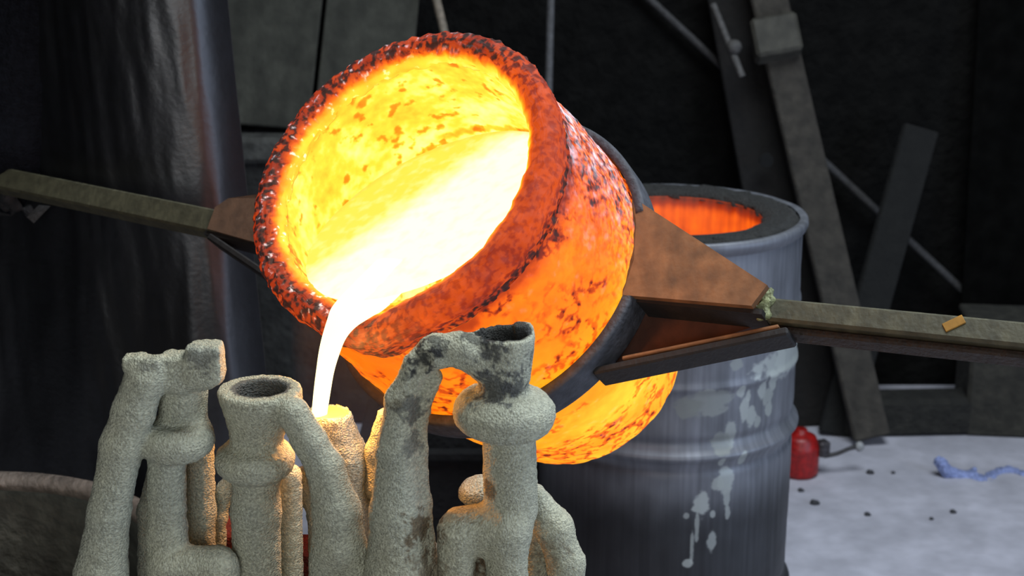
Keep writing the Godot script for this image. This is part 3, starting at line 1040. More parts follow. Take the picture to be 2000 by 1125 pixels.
func build_crucible() -> void:
	var o := thing("glowing_crucible", MOUTH - tilt.y * LONG, "large orange-hot tilted crucible with a crusted rim, held in the shank ring", "crucible")
	o.basis = tilt
	var top := LONG
	var cell := FastNoiseLite.new()
	cell.seed = 4
	cell.noise_type = FastNoiseLite.TYPE_SIMPLEX_SMOOTH
	cell.frequency = 1.0
	cell.fractal_octaves = 4
	# rim
	var rim := PackedVector2Array()
	for q in [[0.1735, -0.052], [0.1755, -0.040], [0.1795, -0.030], [0.1815, -0.018], [0.1795, -0.006], [0.174, 0.001], [0.166, 0.003], [0.157, 0.000], [0.150, -0.005], [0.1465, -0.012], [0.1465, -0.020]]:
		rim.append(Vector2(q[0], top + q[1]))
	rim = resample(rim, 0.0035)
	var t := heat_texture(rim, 1024, 64, func(a: float, q: Vector2, p: Vector3) -> float:
		var edge := smoothstep(0.161, 0.147, q.x)
		var right := smoothstep(3.3, 4.2, a) * smoothstep(6.3, 5.6, a)
		var v := 0.41 + 0.10 * cell.get_noise_3dv(p * 18.0) + 0.01 * right + 0.46 * pow(edge, 1.6)
		var cr := cell.get_noise_3dv(p * 105.0 + Vector3.ONE * 9.0)
		var low := smoothstep(top - 0.022, top - 0.045, p.y)
		v += 0.035 * right * (1.0 - low)
		v -= (0.36 - 0.30 * right * (1.0 - low)) * smoothstep(-0.12 - 0.15 * low, 0.30, cr) * (1.0 - edge)
		return v)
	var rm := hot_material(t, Color.WHITE, 0.85)
	rm.albedo_texture = ash_texture(rim, 1024, 64, func(a: float, q: Vector2, p: Vector3) -> float:
		var specks := cell.get_noise_3dv(p * 90.0 + Vector3.ONE * 2.0)
		return 0.10 + 0.8 * smoothstep(0.30, 0.52, specks) * smoothstep(3.6, 2.6, a) + 0.12 * specks)
	rm.heightmap_enabled = true
	rm.heightmap_texture = tex_bump
	rm.heightmap_scale = 0.2
	put("rim", lathe(rim, 200, 0.0040, 60.0, false, 0.012), rm, o)
	# outside
	var body := PackedVector2Array()
	for q in [[0.0, -LONG], [0.118, -LONG], [0.132, -0.492], [0.141, -0.478], [0.152, -0.43], [0.166, -0.37], [0.178, -0.30], [0.1855, -0.235], [0.1855, -0.18], [0.1825, -0.12], [0.178, -0.075], [0.174, -0.048]]:
		body.append(Vector2(q[0], top + q[1]))
	body = resample(body, 0.006)
	t = heat_texture(body, 896, 352, func(a: float, q: Vector2, p: Vector3) -> float:
		var s := top - p.y
		var v := 0.675 + 0.075 * cell.get_noise_3dv(p * 8.0) + 0.035 * cell.get_noise_3dv(p * 34.0)
		v += 0.10 * smoothstep(0.10, 0.21, s) * smoothstep(3.4, 4.6, a) * smoothstep(6.8, 5.2, a)
		v += 0.06 * smoothstep(0.25, 0.36, s)
		var up := exp(-pow((a - 3.85) / 0.62, 2)) * smoothstep(0.26, 0.2, s)
		var patch := cell.get_noise_3dv(p * 10.0 + Vector3.ONE * 3.0)
		var vein := 1.0 - absf(cell.get_noise_3dv(p * 26.0 + Vector3.ONE * 5.0)) * 4.0
		var blot := cell.get_noise_3dv(p * 60.0 + Vector3.ONE * 8.0)
		var where := smoothstep(-0.16, 0.16, patch + 0.35 * smoothstep(0.33, 0.42, s) - 0.05)
		v -= 0.22 * where * smoothstep(0.35, 0.95, vein + 0.9 * blot)
		v -= 0.25 * where * smoothstep(0.25, 0.5, blot)
		var speck := cell.get_noise_3dv(p * 120.0 + Vector3.ONE * 6.0)
		v -= up * (0.04 + 0.26 * smoothstep(-0.02, 0.28, blot + 0.25 * patch) + 0.26 * smoothstep(0.0, 0.26, speck))
		v -= 0.26 * smoothstep(0.072, 0.045, s + 0.016 * patch + 0.008 * blot)
		v -= 0.25 * smoothstep(0.478, 0.494, s)
		return v)
	var bm := hot_material(t, Color.WHITE, 0.75)
	bm.albedo_texture = ash_texture(body, 768, 224, func(a: float, q: Vector2, p: Vector3) -> float:
		var s := top - p.y
		var up := exp(-pow((a - 3.75) / 0.65, 2)) * smoothstep(0.28, 0.2, s)
		var lump := cell.get_noise_3dv(p * 38.0 + Vector3.ONE * 8.0)
		return 0.06 + up * (0.45 + 0.6 * lump + 0.9 * cell.get_noise_3dv(p * 110.0)) + 0.25 * smoothstep(0.3, 0.5, lump))
	bm.heightmap_enabled = true
	bm.heightmap_texture = tex_bump
	bm.heightmap_scale = 0.15
	put("body", lathe(body, 180, 0.0028, 34.0, false, 0.0), bm, o)
	# inside
	var lining := PackedVector2Array()
	for q in [[0.1468, -0.014], [0.148, -0.05], [0.150, -0.12], [0.148, -0.22], [0.140, -0.32], [0.122, -0.41], [0.10, -0.44], [0.0, -0.45]]:
		lining.append(Vector2(q[0], top + q[1]))
	lining = resample(lining, 0.008)
	t = heat_texture(lining, 768, 320, func(a: float, q: Vector2, p: Vector3) -> float:
		var s := top - p.y
		var v := 0.90 + 0.08 * cell.get_noise_3dv(p * 14.0) + 0.06 * cell.get_noise_3dv(p * 55.0)
		v += 0.035 * smoothstep(0.05, 0.16, s)
		v -= 0.05 * smoothstep(0.035, 0.012, s)
		var spot := cell.get_noise_3dv(p * 34.0 + Vector3.ONE * 7.0)
		v -= 0.18 * smoothstep(0.22, 0.48, spot)
		# the dark tide line of dross just above the metal
		var line := absf(s - (0.155 - 0.045 * (cos(a) + 1.0)) - 0.008 * cell.get_noise_2d(a * 8.0, 3.0))
		v -= 0.11 * smoothstep(0.009, 0.002, line) * smoothstep(2.3, 2.7, a)
		return v)
	put("glowing_lining", lathe(lining, 144, 0.0015, 40.0, false, 0.0), hot_material(t, Color(0.25, 0.2, 0.15)), o)

# ---------- the two-man shank that carries it ----------
func build_shank() -> void:
	var c: Vector3 = Vector3(-0.0239, 0.9790, -1.7131)
	var n := tilt.y
	var vr: Vector3 = Vector3(0.8529, 0.0608, 0.5185)
	var wr: Vector3 = Vector3(0.2965, 0.7609, -0.5771)
	var vl: Vector3 = Vector3(-0.8202, 0.0131, -0.5719)
	var wl: Vector3 = Vector3(0.3777, 0.7633, -0.5242)
	var o := thing("pouring_shank", c, "steel pouring shank, its ring round the crucible and long bars to both sides", "pouring shank")
	var iron := mat(Color(0.16, 0.145, 0.135), 0.7, 0.2, 9.0, 0.06)
	var rust := mat(Color(0.60, 0.41, 0.25), 0.75, 0.1, 6.0, 0.06)
	var olive := mat(Color(0.37, 0.355, 0.27), 0.6, 0.2, 8.0, 0.06)
	var prof := resample(PackedVector2Array([Vector2(0.1885, -0.022), Vector2(0.198, -0.022), Vector2(0.200, -0.018), Vector2(0.200, 0.018), Vector2(0.198, 0.022), Vector2(0.1885, 0.022), Vector2(0.1885, -0.022)]), 0.01)
	var rg := put("ring", lathe(prof, 120), mat(Color(0.33, 0.335, 0.36), 0.75, 0.1, 9.0, 0.1), o)
	rg.basis = tilt
	var st := begin()
	# right bracket: a folded plate that narrows to the bar, and a lower brace
	add_plate(st, Vector3.ZERO, vr, wr, n, PackedVector2Array([Vector2(0.163, 0.096), Vector2(0.346, 0.0035), Vector2(0.335, -0.0215), Vector2(0.1865, -0.0235), Vector2(0.1875, 0.02), Vector2(0.1765, 0.065)]), 0.014, 0.022)
	put("gusset_plate", done(st), rust, o)
	st = begin()
	add_plate(st, wr * -0.0235 + n * 0.014, vr, -n, wr, PackedVector2Array([Vector2(0.201, 0.0), Vector2(0.345, 0.0), Vector2(0.345, 0.04), Vector2(0.201, 0.055)]), -0.003, 0.003)
	put("gusset_flange", done(st), iron, o)
	st = begin()
	add_plate(st, n * -0.026, vr, wr, n, PackedVector2Array([Vector2(0.188, -0.022), Vector2(0.33, -0.022), Vector2(0.21, -0.083), Vector2(0.172, -0.09)]), -0.003, 0.003)
	put("back_web", done(st), mat(Color(0.36, 0.20, 0.13), 0.85, 0.1, 6.0, 0.06), o)
	st = begin()
	add_beam(st, vr * 0.168 - wr * 0.107 - n * 0.014, vr * 0.372 - wr * 0.036 - n * 0.014, 0.034, 0.009, wr, 0.002)
	put("brace", done(st), iron, o)
	st = begin()
	add_beam(st, vr * 0.196 - wr * 0.093 - n * 0.014, vr * 0.36 - wr * 0.037 - n * 0.014, 0.028, 0.004, wr, 0.001)
	var lip := put("brace_lip", done(st), rust, o)
	lip.position = wr * 0.006
	# right bar
	st = begin()
	add_beam(st, vr * 0.330 - wr * 0.0125 - n * 0.015, vr * 1.05 - wr * 0.0145 - n * 0.015, 0.026, 0.030, n, 0.003)
	var rb := put("handle_bar", done(st), olive, o)
	st = begin()
	add_beam(st, vr * 0.345 - wr * 0.030 - n * 0.022, vr * 1.05 - wr * 0.031 - n * 0.022, 0.008, 0.026, n, 0.002)
	put("bar_flange", done(st), mat(Color(0.24, 0.19, 0.15), 0.7, 0.3, 8.0, 0.2), rb)
	st = begin()
	add_beam(st, vr * 0.528 - wr * 0.016 + n * 0.0005, vr * 0.545 - wr * 0.004 + n * 0.0005, 0.010, 0.002, n, 0.0005)
	var pm := put("paint_mark", done(st), mat(Color(0.72, 0.52, 0.18), 0.8, 0.0, 9.0, 0.0), rb)
	pm.set_meta("label", "yellow paint mark")
	# weld beads, pale and greenish
	sdf_clear()
	blend = 0.003
	for k in 7:
		var w := lerpf(-0.024, 0.004, k / 6.0)
		cap(0, vr * (0.338 + 0.004 * sin(k * 2.1)) + wr * w, 0.0042, vr * (0.344 + 0.003 * cos(k * 1.7)) + wr * (w + 0.003), 0.0036)
	put("weld_bead", nets(0.0013, Vector3.ZERO, 0.001, 300.0, func(p: Vector3, nn: Vector3, part: int) -> Color: return Color.WHITE)[0], mat(Color(0.60, 0.62, 0.44), 0.6, 0.2, 20.0, 0.1), o)
	# left bracket and bar
	st = begin()
	add_plate(st, Vector3.ZERO, vl, wl, n, PackedVector2Array([Vector2(0.165, 0.105), Vector2(0.37, 0.036), Vector2(0.435, 0.026), Vector2(0.450, 0.010), Vector2(0.445, -0.022), Vector2(0.37, -0.026), Vector2(0.185, -0.03)]), -0.004, 0.004)
	put("gusset_plate", done(st), mat(Color(0.44, 0.32, 0.23), 0.8, 0.1, 6.0, 0.06), o)
	st = begin()
	add_plate(st, wl * -0.026, vl, -n, wl, PackedVector2Array([Vector2(0.19, 0.0), Vector2(0.45, 0.0), Vector2(0.45, 0.03), Vector2(0.19, 0.045)]), -0.003, 0.003)
	put("gusset_flange", done(st), iron, o)
	st = begin()
	add_beam(st, vl * 0.168 - wl * 0.107 - n * 0.014, vl * 0.44 - wl * 0.03 - n * 0.014, 0.034, 0.009, wl, 0.002)
	put("brace", done(st), iron, o)
	st = begin()
	add_beam(st, vl * 0.43 - wl * 0.008 - n * 0.013, vl * 1.02 - wl * 0.008 - n * 0.013, 0.034, 0.028, n, 0.003)
	put("handle_bar", done(st), olive, o)

# ---------- the molten bronze ----------
func melt_height(x: float, z := 0.0) -> float:
	return 0.50 * (x - 0.150) - 0.005 - 0.20 * z

func build_metal() -> void:
	var lip_world: Vector3 = MOUTH + tilt * Vector3(0.165, -0.012, 0)
	var o := thing("glowing_molten_bronze", lip_world, "white-hot molten bronze flowing from the crucible lip into the small mould cup", "molten metal")
	const NR := 40
	const NA := 120
	var pos := PackedVector3Array()
	var uvs := PackedVector2Array()
	for j in NR + 1:
		for i in NA + 1:
			var a := TAU * (i % NA) / NA
			var x := cos(a)
			var rr := 0.1468 * j / NR
			var p := Vector3(x * rr, 0, sin(a) * rr)
			p.y = melt_height(p.x, p.z) + 0.0012 * fine.get_noise_3dv(p * 30.0)
			# swell up and over the lip
			var near := exp(-pow(wrapf(a + 0.18, -PI, PI) / 0.22, 2)) * smoothstep(0.6, 1.0, float(j) / NR)
			p.y += 0.001 * near
			pos.append(MOUTH + tilt * p - lip_world)
			uvs.append(Vector2(0.5 + p.x / 0.3, 0.5 + p.z / 0.3))
	var data := PackedByteArray()
	const S := 256
	data.resize(S * S * 3)
	for y in S:
		for x in S:
			var p := Vector2((x + 0.5) / S - 0.5, (y + 0.5) / S - 0.5) * 0.3
			var cool := smoothstep(0.0, 0.085, p.y * 0.95 - p.x * 0.3) + 0.25 * fine.get_noise_2d(p.x * 40.0, p.y * 40.0)
			var edge := smoothstep(0.136, 0.148, p.length() + 0.004 * fine.get_noise_2d(p.x * 60.0, p.y * 60.0)) * (1.0 - smoothstep(-0.02, 0.08, p.x))
			var c := Vector3(1.0, 0.93, 0.60).lerp(Vector3(0.64, 0.54, 0.05), clampf(cool, 0, 1)).lerp(Vector3(0.66, 0.45, 0.04), clampf(edge, 0, 1) * 0.7)
			var s := Color(c.x, c.y, c.z).linear_to_srgb()
			data[(y * S + x) * 3] = int(s.r * 255); data[(y * S + x) * 3 + 1] = int(s.g * 255); data[(y * S + x) * 3 + 2] = int(s.b * 255)
	var pm := hot_material(ImageTexture.create_from_image(Image.create_from_data(S, S, false, Image.FORMAT_RGB8, data)), Color(0.3, 0.25, 0.2), 0.4)
	pm.emission_energy_multiplier = 1.5
	put("melt_pool", grid_mesh(NA + 1, NR + 1, pos, uvs, true), pm, o)
	# the stream: a wide tongue over the lip that narrows as it falls
	var stream := glow_material(Vector3(2.1, 1.8, 0.95))
	var side := tilt.z
	var path := PackedVector3Array([MOUTH + tilt * Vector3(0.085, melt_height(0.085) - 0.004, -0.020), MOUTH + tilt * Vector3(0.130, melt_height(0.130) - 0.002, -0.022), MOUTH + tilt * Vector3(0.153, -0.006, -0.019)] + [Vector3(-0.1688, 0.9962, -1.4615), Vector3(-0.1757, 0.9856, -1.4512), Vector3(-0.1809, 0.9699, -1.4436), Vector3(-0.1847, 0.9525, -1.4365), Vector3(-0.1877, 0.9331, -1.4310), Vector3(-0.1903, 0.9131, -1.4252), Vector3(-0.1913, 0.9044, -1.4227)])
	var wide := PackedFloat32Array([0.030, 0.030, 0.0265, 0.0180, 0.0135, 0.0112, 0.0090, 0.0083, 0.0078, 0.0085])
	for k in path.size(): path[k] -= lip_world
	var sp := smooth_path(path, wide, 6)
	put("pour_stream", ribbon(sp[0], sp[1], side), stream, o)
	# metal standing in the mould cup
	var cup: Vector3 = Vector3(-0.1828, 0.9129, -1.4303) - Vector3(0, 0.0018, 0)
	var disc := resample(PackedVector2Array([Vector2(0.0, 0.001), Vector2(0.012, 0.001), Vector2(0.0185, 0.0), Vector2(0.0200, -0.003), Vector2(0.0200, -0.02)]), 0.004)
	disc.reverse()
	var d := put("cup_fill", lathe(disc, 40, 0.001, 60.0), glow_material(Vector3(1.5, 1.05, 0.14)), o)
	d.position = cup - lip_world
	# its light
	omni("mouth_glow", MOUTH + tilt * Vector3(0.05, 0.03, 0), 0.025, Color(1.0, 0.72, 0.35), 0.08)
	omni("stream_glow", (Vector3(-0.1794, 0.9553, -1.4134)), 0.045, Color(1.0, 0.66, 0.30), 0.012)

func ribbon(pts: PackedVector3Array, half: PackedFloat32Array, side: Vector3) -> ArrayMesh:
	var pos := PackedVector3Array()
	var uvs := PackedVector2Array()
	const K := 20
	var n := pts.size()
	for j in n:
		var t := (pts[mini(j + 1, n - 1)] - pts[maxi(j - 1, 0)]).normalized()
		var x := (side - t * side.dot(t)).normalized()
		var y := t.cross(x)
		var thick := minf(half[j], 0.0085)
		for i in K + 1:
			var a := TAU * (i % K) / K
			pos.append(pts[j] + x * cos(a) * half[j] + y * sin(a) * thick)
			uvs.append(Vector2(float(i) / K, float(j) / n))
	return grid_mesh(K + 1, n, pos, uvs, true)

# ---------- ceramic shell moulds ----------
var soot_spots: Array = []
var shell_mat: StandardMaterial3D
const SHELL := Vector3(0.67, 0.645, 0.455)

func shell_paint(p: Vector3, n: Vector3, part: int) -> Color:
	var c := SHELL * (1.0 + 0.14 * fine.get_noise_3dv(p * 16.0) + 0.16 * fine.get_noise_3dv(p * 110.0))
	# sanded slip: greyer where the last coat is thin, yellower elsewhere
	c = c.lerp(Vector3(0.55, 0.57, 0.455), clampf(0.5 + fine.get_noise_3dv(p * 7.0 + Vector3.ONE * 4.0), 0.0, 1.0) * 0.6)
	for s in soot_spots:
		if s.size() > 4:
			var ab: Vector3 = s[4] - s[0]
			var q: Vector3 = p - s[0] - ab * clampf((p - s[0]).dot(ab) / ab.length_squared(), 0.0, 1.0)
			if q.length() < s[1]: c = c.lerp(s[2], s[3])
			continue
		var d: float = (p - s[0]).length() / s[1] + 0.9 * fine.get_noise_3dv(p * 70.0) + 0.7 * fine.get_noise_3dv(p * 220.0)
		c = c.lerp(s[2], (1.0 - smoothstep(0.7, 1.0, d)) * s[3])
	return Color(c.x, c.y, c.z)

func finish_mould(o: Node3D, cell: float, names: Array) -> void:
	var made := nets(cell, o.position, 0.0011, 95.0, shell_paint)
	var keys := made.keys()
	keys.sort()
	for k in keys: put(names[k], made[k], shell_mat, o)

func build_moulds() -> void:
	shell_mat = StandardMaterial3D.new()
	shell_mat.albedo_color = Color(1, 1, 1)
	shell_mat.vertex_color_use_as_albedo = true
	shell_mat.roughness = 0.95
	shell_mat.uv1_triplanar = true
	shell_mat.uv1_scale = Vector3.ONE * 9.0
	shell_mat.albedo_texture = noise_tex(0.06, 0.60, 1.0, 4, 512, 33)
	shell_mat.heightmap_enabled = true
	shell_mat.heightmap_texture = noise_tex(0.09, 0.0, 1.0, 3, 512, 35)
	shell_mat.heightmap_scale = 0.28
	var names := ["vent_limb", "pouring_cup", "sprue_ring", "stem", "foot"]
	var g := "ceramic shell moulds on the sand table"
	var black := Vector3(0.035, 0.035, 0.035)
	var grey := Vector3(0.10, 0.10, 0.095)
	var rusty := Vector3(0.20, 0.13, 0.06)
	blend = 0.0065
	const CELL := 0.0026
	# left mould
	var o := thing("shell_mould", Vector3(-0.33, 0.588, -1.27), "leftmost pale ceramic shell mould with a ragged closed top and slanting left limb", "mould", g)
	sdf_clear()
	soot_spots = [[Vector3(-0.2762, 1.0121, -1.2994), 0.016, grey, 0.55], [Vector3(-0.3177, 1.0095, -1.2901), 0.012, grey, 0.5], [Vector3(-0.3039, 1.0128, -1.2901), 0.008, black, 0.5], [Vector3(-0.2837, 1.0095, -1.2901), 0.007, black, 0.6]]
	chain(0, PackedVector3Array([Vector3(-0.3304, 0.9919, -1.3088), Vector3(-0.3427, 0.9600, -1.3088), Vector3(-0.3563, 0.9251, -1.3088), Vector3(-0.3728, 0.8591, -1.3088), Vector3(-0.3845, 0.7967, -1.3088), Vector3(-0.3967, 0.5920, -1.3088)]), [0.0185, 0.0186, 0.0192, 0.0189, 0.0240, 0.0274])
	chain(0, PackedVector3Array([Vector3(-0.3322, 0.9901, -1.3181), Vector3(-0.3022, 0.9872, -1.3181), Vector3(-0.2778, 0.9901, -1.3181)]), [0.0158, 0.0139, 0.0139])
	chain(1, PackedVector3Array([Vector3(-0.3040, 0.9754, -1.3415), Vector3(-0.3071, 0.9223, -1.3415)]), [0.0227, 0.0220])
	block(1, Vector3(-0.2767, 1.0019, -1.3181), Vector3(0.0155, 0.018, 0.016), 0.005)
	block(0, Vector3(-0.3396, 1.0060, -1.3088), Vector3(0.009, 0.006, 0.010), 0.002)
	block(0, Vector3(-0.3210, 1.0066, -1.3041), Vector3(0.006, 0.005, 0.008), 0.002)
	block(1, Vector3(-0.2858, 1.0138, -1.3088), Vector3(0.005, 0.006, 0.008), 0.002)
	block(0, Vector3(-0.3049, 1.0028, -1.3181), Vector3(0.012, 0.008, 0.014), 0.003)
	ring(2, Vector3(-0.3098, 0.9237, -1.3275), Vector3(0, 1, 0.05), 0.0180, 0.0166)
	chain(2, PackedVector3Array([Vector3(-0.3202, 0.9237, -1.3275), Vector3(-0.2994, 0.9237, -1.3275)]), [0.0161, 0.0161])
	chain(3, PackedVector3Array([Vector3(-0.3200, 0.9125, -1.3275), Vector3(-0.3251, 0.8298, -1.3275), Vector3(-0.3348, 0.5920, -1.3275)]), [0.0176, 0.0183, 0.0219])
	chain(4, PackedVector3Array([Vector3(-0.3230, 0.8000, -1.3181), Vector3(-0.2778, 0.7984, -1.3181)]), [0.0202, 0.0203])
	chain(4, PackedVector3Array([Vector3(-0.2778, 0.7973, -1.3181), Vector3(-0.2841, 0.5920, -1.3181)]), [0.0193, 0.0197])
	chain(0, PackedVector3Array([Vector3(-0.2989, 0.9076, -1.3789), Vector3(-0.3034, 0.8275, -1.3789), Vector3(-0.3158, 0.5920, -1.3789)]), [0.0128, 0.0140, 0.0155])
	chain(0, PackedVector3Array([Vector3(-0.3301, 0.8970, -1.3789), Vector3(-0.3493, 0.8275, -1.3789), Vector3(-0.3664, 0.5920, -1.3789)]), [0.0148, 0.0150, 0.0155])
	finish_mould(o, CELL, names)
	# middle front mould
	o = thing("shell_mould", Vector3(-0.21, 0.588, -1.29), "middle ceramic shell mould with an open round cup and a limb slanting down right", "mould", g)
	sdf_clear()
	soot_spots = [[Vector3(-0.2318, 0.9863, -1.3462), 0.0278, grey, 0.9, Vector3(-0.2350, 0.9460, -1.3462)]]
	cap(1, Vector3(-0.2345, 0.9581, -1.3462), 0.0394, Vector3(-0.2401, 0.9173, -1.3462), 0.0230, (Vector3(-0.2340, 0.9677, -1.3462)).y)
	carve(Vector3(-0.2318, 0.9863, -1.3462), 0.0269, Vector3(-0.2350, 0.9460, -1.3462), 0.0202)
	ring(2, Vector3(-0.2421, 0.8957, -1.3462), Vector3(0, 1, 0), 0.0206, 0.0168)
	chain(2, PackedVector3Array([Vector3(-0.2537, 0.8957, -1.3462), Vector3(-0.2305, 0.8957, -1.3462)]), [0.0159, 0.0159])
	chain(3, PackedVector3Array([Vector3(-0.2402, 0.9153, -1.3462), Vector3(-0.2436, 0.8423, -1.3462), Vector3(-0.2519, 0.5920, -1.3462)]), [0.0231, 0.0229, 0.0252])
	chain(0, PackedVector3Array([Vector3(-0.2165, 0.8612, -1.3882), Vector3(-0.2255, 0.5920, -1.3882)]), [0.0120, 0.0135])
	chain(0, PackedVector3Array([Vector3(-0.2003, 0.9535, -1.3181), Vector3(-0.1863, 0.9264, -1.3181), Vector3(-0.1730, 0.9011, -1.3181), Vector3(-0.1631, 0.8549, -1.3181), Vector3(-0.1622, 0.8226, -1.3181)]), [0.0150, 0.0151, 0.0170, 0.0219, 0.0259])
	chain(0, PackedVector3Array([Vector3(-0.1743, 0.8079, -1.3181), Vector3(-0.1825, 0.5920, -1.3181)]), [0.0164, 0.0178])
	chain(0, PackedVector3Array([Vector3(-0.1491, 0.8105, -1.3181), Vector3(-0.1470, 0.5920, -1.3181)]), [0.0154, 0.0168])
	chain(0, PackedVector3Array([Vector3(-0.2667, 0.8634, -1.4023), Vector3(-0.2831, 0.8389, -1.4023), Vector3(-0.2906, 0.8114, -1.4023), Vector3(-0.3023, 0.5920, -1.4023)]), [0.0111, 0.0086, 0.0071, 0.0079])
	finish_mould(o, CELL, names)
	# the mould being filled
	o = thing("shell_mould", Vector3(-0.17, 0.588, -1.38), "ceramic shell mould taking the molten stream in its small glowing cup", "mould", g)
	sdf_clear()
	soot_spots = []
	cap(1, Vector3(-0.1832, 0.9004, -1.4303), 0.0255, Vector3(-0.1743, 0.8572, -1.4303), 0.0306, (Vector3(-0.1828, 0.9129, -1.4303)).y)
	carve(Vector3(-0.1822, 0.9306, -1.4303), 0.0224, Vector3(-0.1831, 0.9026, -1.4303), 0.0194)
	chain(3, PackedVector3Array([Vector3(-0.1743, 0.8599, -1.4303), Vector3(-0.1739, 0.8043, -1.4303), Vector3(-0.1798, 0.5920, -1.4303)]), [0.0308, 0.0321, 0.0321])
	chain(2, PackedVector3Array([Vector3(-0.2094, 0.8282, -1.4397), Vector3(-0.1816, 0.8226, -1.4397)]), [0.0207, 0.0208])
	finish_mould(o, CELL, names)
	# right mould
	o = thing("shell_mould", Vector3(-0.04, 0.588, -1.26), "tall right ceramic shell mould with an arched sooty limb and broken open cup", "mould", g)
	sdf_clear()
	soot_spots = [[Vector3(-0.0823, 1.0139, -1.2854), 0.020, black, 0.9], [Vector3(-0.0885, 0.9953, -1.2854), 0.014, black, 0.85], [Vector3(-0.0680, 1.0290, -1.2948), 0.013, black, 0.7], [Vector3(-0.0884, 0.9642, -1.2976), 0.016, grey, 0.75], [Vector3(-0.0890, 0.9296, -1.2976), 0.014, grey, 0.6],
		[Vector3(-0.0173, 1.0175, -1.2948), 0.014, grey, 0.85], [Vector3(-0.0174, 0.9861, -1.2976), 0.020, grey, 0.85], [Vector3(0.0055, 0.9876, -1.2976), 0.013, grey, 0.85], [Vector3(0.0138, 1.0089, -1.3088), 0.010, grey, 0.6], [Vector3(-0.0318, 1.0336, -1.2994), 0.014, black, 0.7], [Vector3(-0.0073, 1.0541, -1.3181), 0.0254, black, 0.95, Vector3(-0.0074, 1.0107, -1.3181)], [Vector3(-0.0406, 1.0301, -1.3181), 0.0103, black, 0.9, Vector3(-0.0207, 1.0301, -1.3181)],
		[Vector3(-0.0809, 0.8476, -1.2948), 0.020, rusty, 0.85], [Vector3(-0.0782, 0.8063, -1.2948), 0.022, rusty, 0.6], [Vector3(-0.0283, 0.8049, -1.3135), 0.018, rusty, 0.95], [Vector3(-0.0211, 0.8842, -1.3041), 0.009, rusty, 0.8], [Vector3(0.0295, 0.7942, -1.3462), 0.022, rusty, 0.5], [Vector3(-0.0998, 0.9801, -1.2807), 0.016, Vector3(0.30, 0.25, 0.13), 0.5]]
	chain(0, PackedVector3Array([Vector3(-0.0866, 1.0021, -1.3088), Vector3(-0.1010, 0.9698, -1.3088), Vector3(-0.1058, 0.9201, -1.3088), Vector3(-0.1066, 0.8591, -1.3088), Vector3(-0.1064, 0.7967, -1.3088), Vector3(-0.1077, 0.5920, -1.3088)]), [0.0111, 0.0134, 0.0178, 0.0246, 0.0307, 0.0343])
	chain(0, PackedVector3Array([Vector3(-0.0852, 1.0031, -1.3088), Vector3(-0.0689, 1.0157, -1.3088), Vector3(-0.0436, 1.0176, -1.3088), Vector3(-0.0253, 1.0031, -1.3088)]), [0.0120, 0.0147, 0.0156, 0.0157])
	cap(1, Vector3(-0.0065, 1.0233, -1.3181), 0.0273, Vector3(-0.0079, 0.9674, -1.3181), 0.0221, (Vector3(-0.0069, 1.0301, -1.3181)).y)
	cap(1, Vector3(-0.0453, 1.0155, -1.3181), 0.0150, Vector3(-0.0231, 1.0146, -1.3181), 0.0169, (Vector3(-0.0369, 1.0286, -1.3181)).y)
	carve(Vector3(-0.0074, 1.0445, -1.3181), 0.0240, Vector3(-0.0074, 1.0107, -1.3181), 0.0188)
	carve(Vector3(-0.0406, 1.0301, -1.3181), 0.0070, Vector3(-0.0207, 1.0301, -1.3181), 0.0122)
	chain(0, PackedVector3Array([Vector3(-0.0705, 0.9893, -1.3163), Vector3(-0.0841, 0.9572, -1.3163), Vector3(-0.0866, 0.9171, -1.3163), Vector3(-0.0846, 0.8661, -1.3163), Vector3(-0.0791, 0.7929, -1.3163), Vector3(-0.0788, 0.5920, -1.3163)]), [0.0079, 0.0084, 0.0085, 0.0095, 0.0106, 0.0118])
	carve(Vector3(-0.0782, 1.0116, -1.2938), 0.0075, Vector3(-0.0895, 0.9857, -1.2920), 0.008)
	carve(Vector3(-0.0895, 0.9857, -1.2920), 0.008, Vector3(-0.0894, 0.9281, -1.2892), 0.0045)
	block(1, Vector3(0.0103, 1.0227, -1.3322), Vector3(0.008, 0.012, 0.008), 0.003)
	ring(2, Vector3(-0.0070, 0.9540, -1.3181), Vector3(0.04, 1, 0), 0.0268, 0.0202)
	chain(2, PackedVector3Array([Vector3(-0.0187, 0.9550, -1.3181), Vector3(0.0047, 0.9550, -1.3181)]), [0.0196, 0.0196])
	chain(3, PackedVector3Array([Vector3(-0.0028, 0.9315, -1.3181), Vector3(-0.0010, 0.8601, -1.3181)]), [0.0244, 0.0253])
	chain(4, PackedVector3Array([Vector3(-0.0452, 0.8406, -1.3088), Vector3(-0.0071, 0.8406, -1.3088)]), [0.0228, 0.0266])
	chain(4, PackedVector3Array([Vector3(-0.0510, 0.8429, -1.2994), Vector3(-0.0535, 0.5920, -1.2994)]), [0.0179, 0.0185])
	chain(4, PackedVector3Array([Vector3(-0.0047, 0.8429, -1.2994), Vector3(-0.0049, 0.5920, -1.2994)]), [0.0194, 0.0204])
	chain(4, PackedVector3Array([Vector3(-0.0291, 0.8170, -1.3322), Vector3(-0.0299, 0.5920, -1.3322)]), [0.0146, 0.0160])
	chain(0, PackedVector3Array([Vector3(0.0196, 0.8540, -1.3555), Vector3(0.0403, 0.8220, -1.3555), Vector3(0.0525, 0.7842, -1.3555), Vector3(0.0578, 0.5920, -1.3555)]), [0.0137, 0.0177, 0.0178, 0.0193])
	chain(0, PackedVector3Array([Vector3(0.0239, 0.8133, -1.3742), Vector3(0.0257, 0.5920, -1.3742)]), [0.0120, 0.0123])
	finish_mould(o, CELL, names)
	# the one behind it
	o = thing("shell_mould", Vector3(-0.08, 0.588, -1.40), "ceramic shell mould mostly hidden behind the tall right mould, pink in the glow", "mould", g)
	sdf_clear()
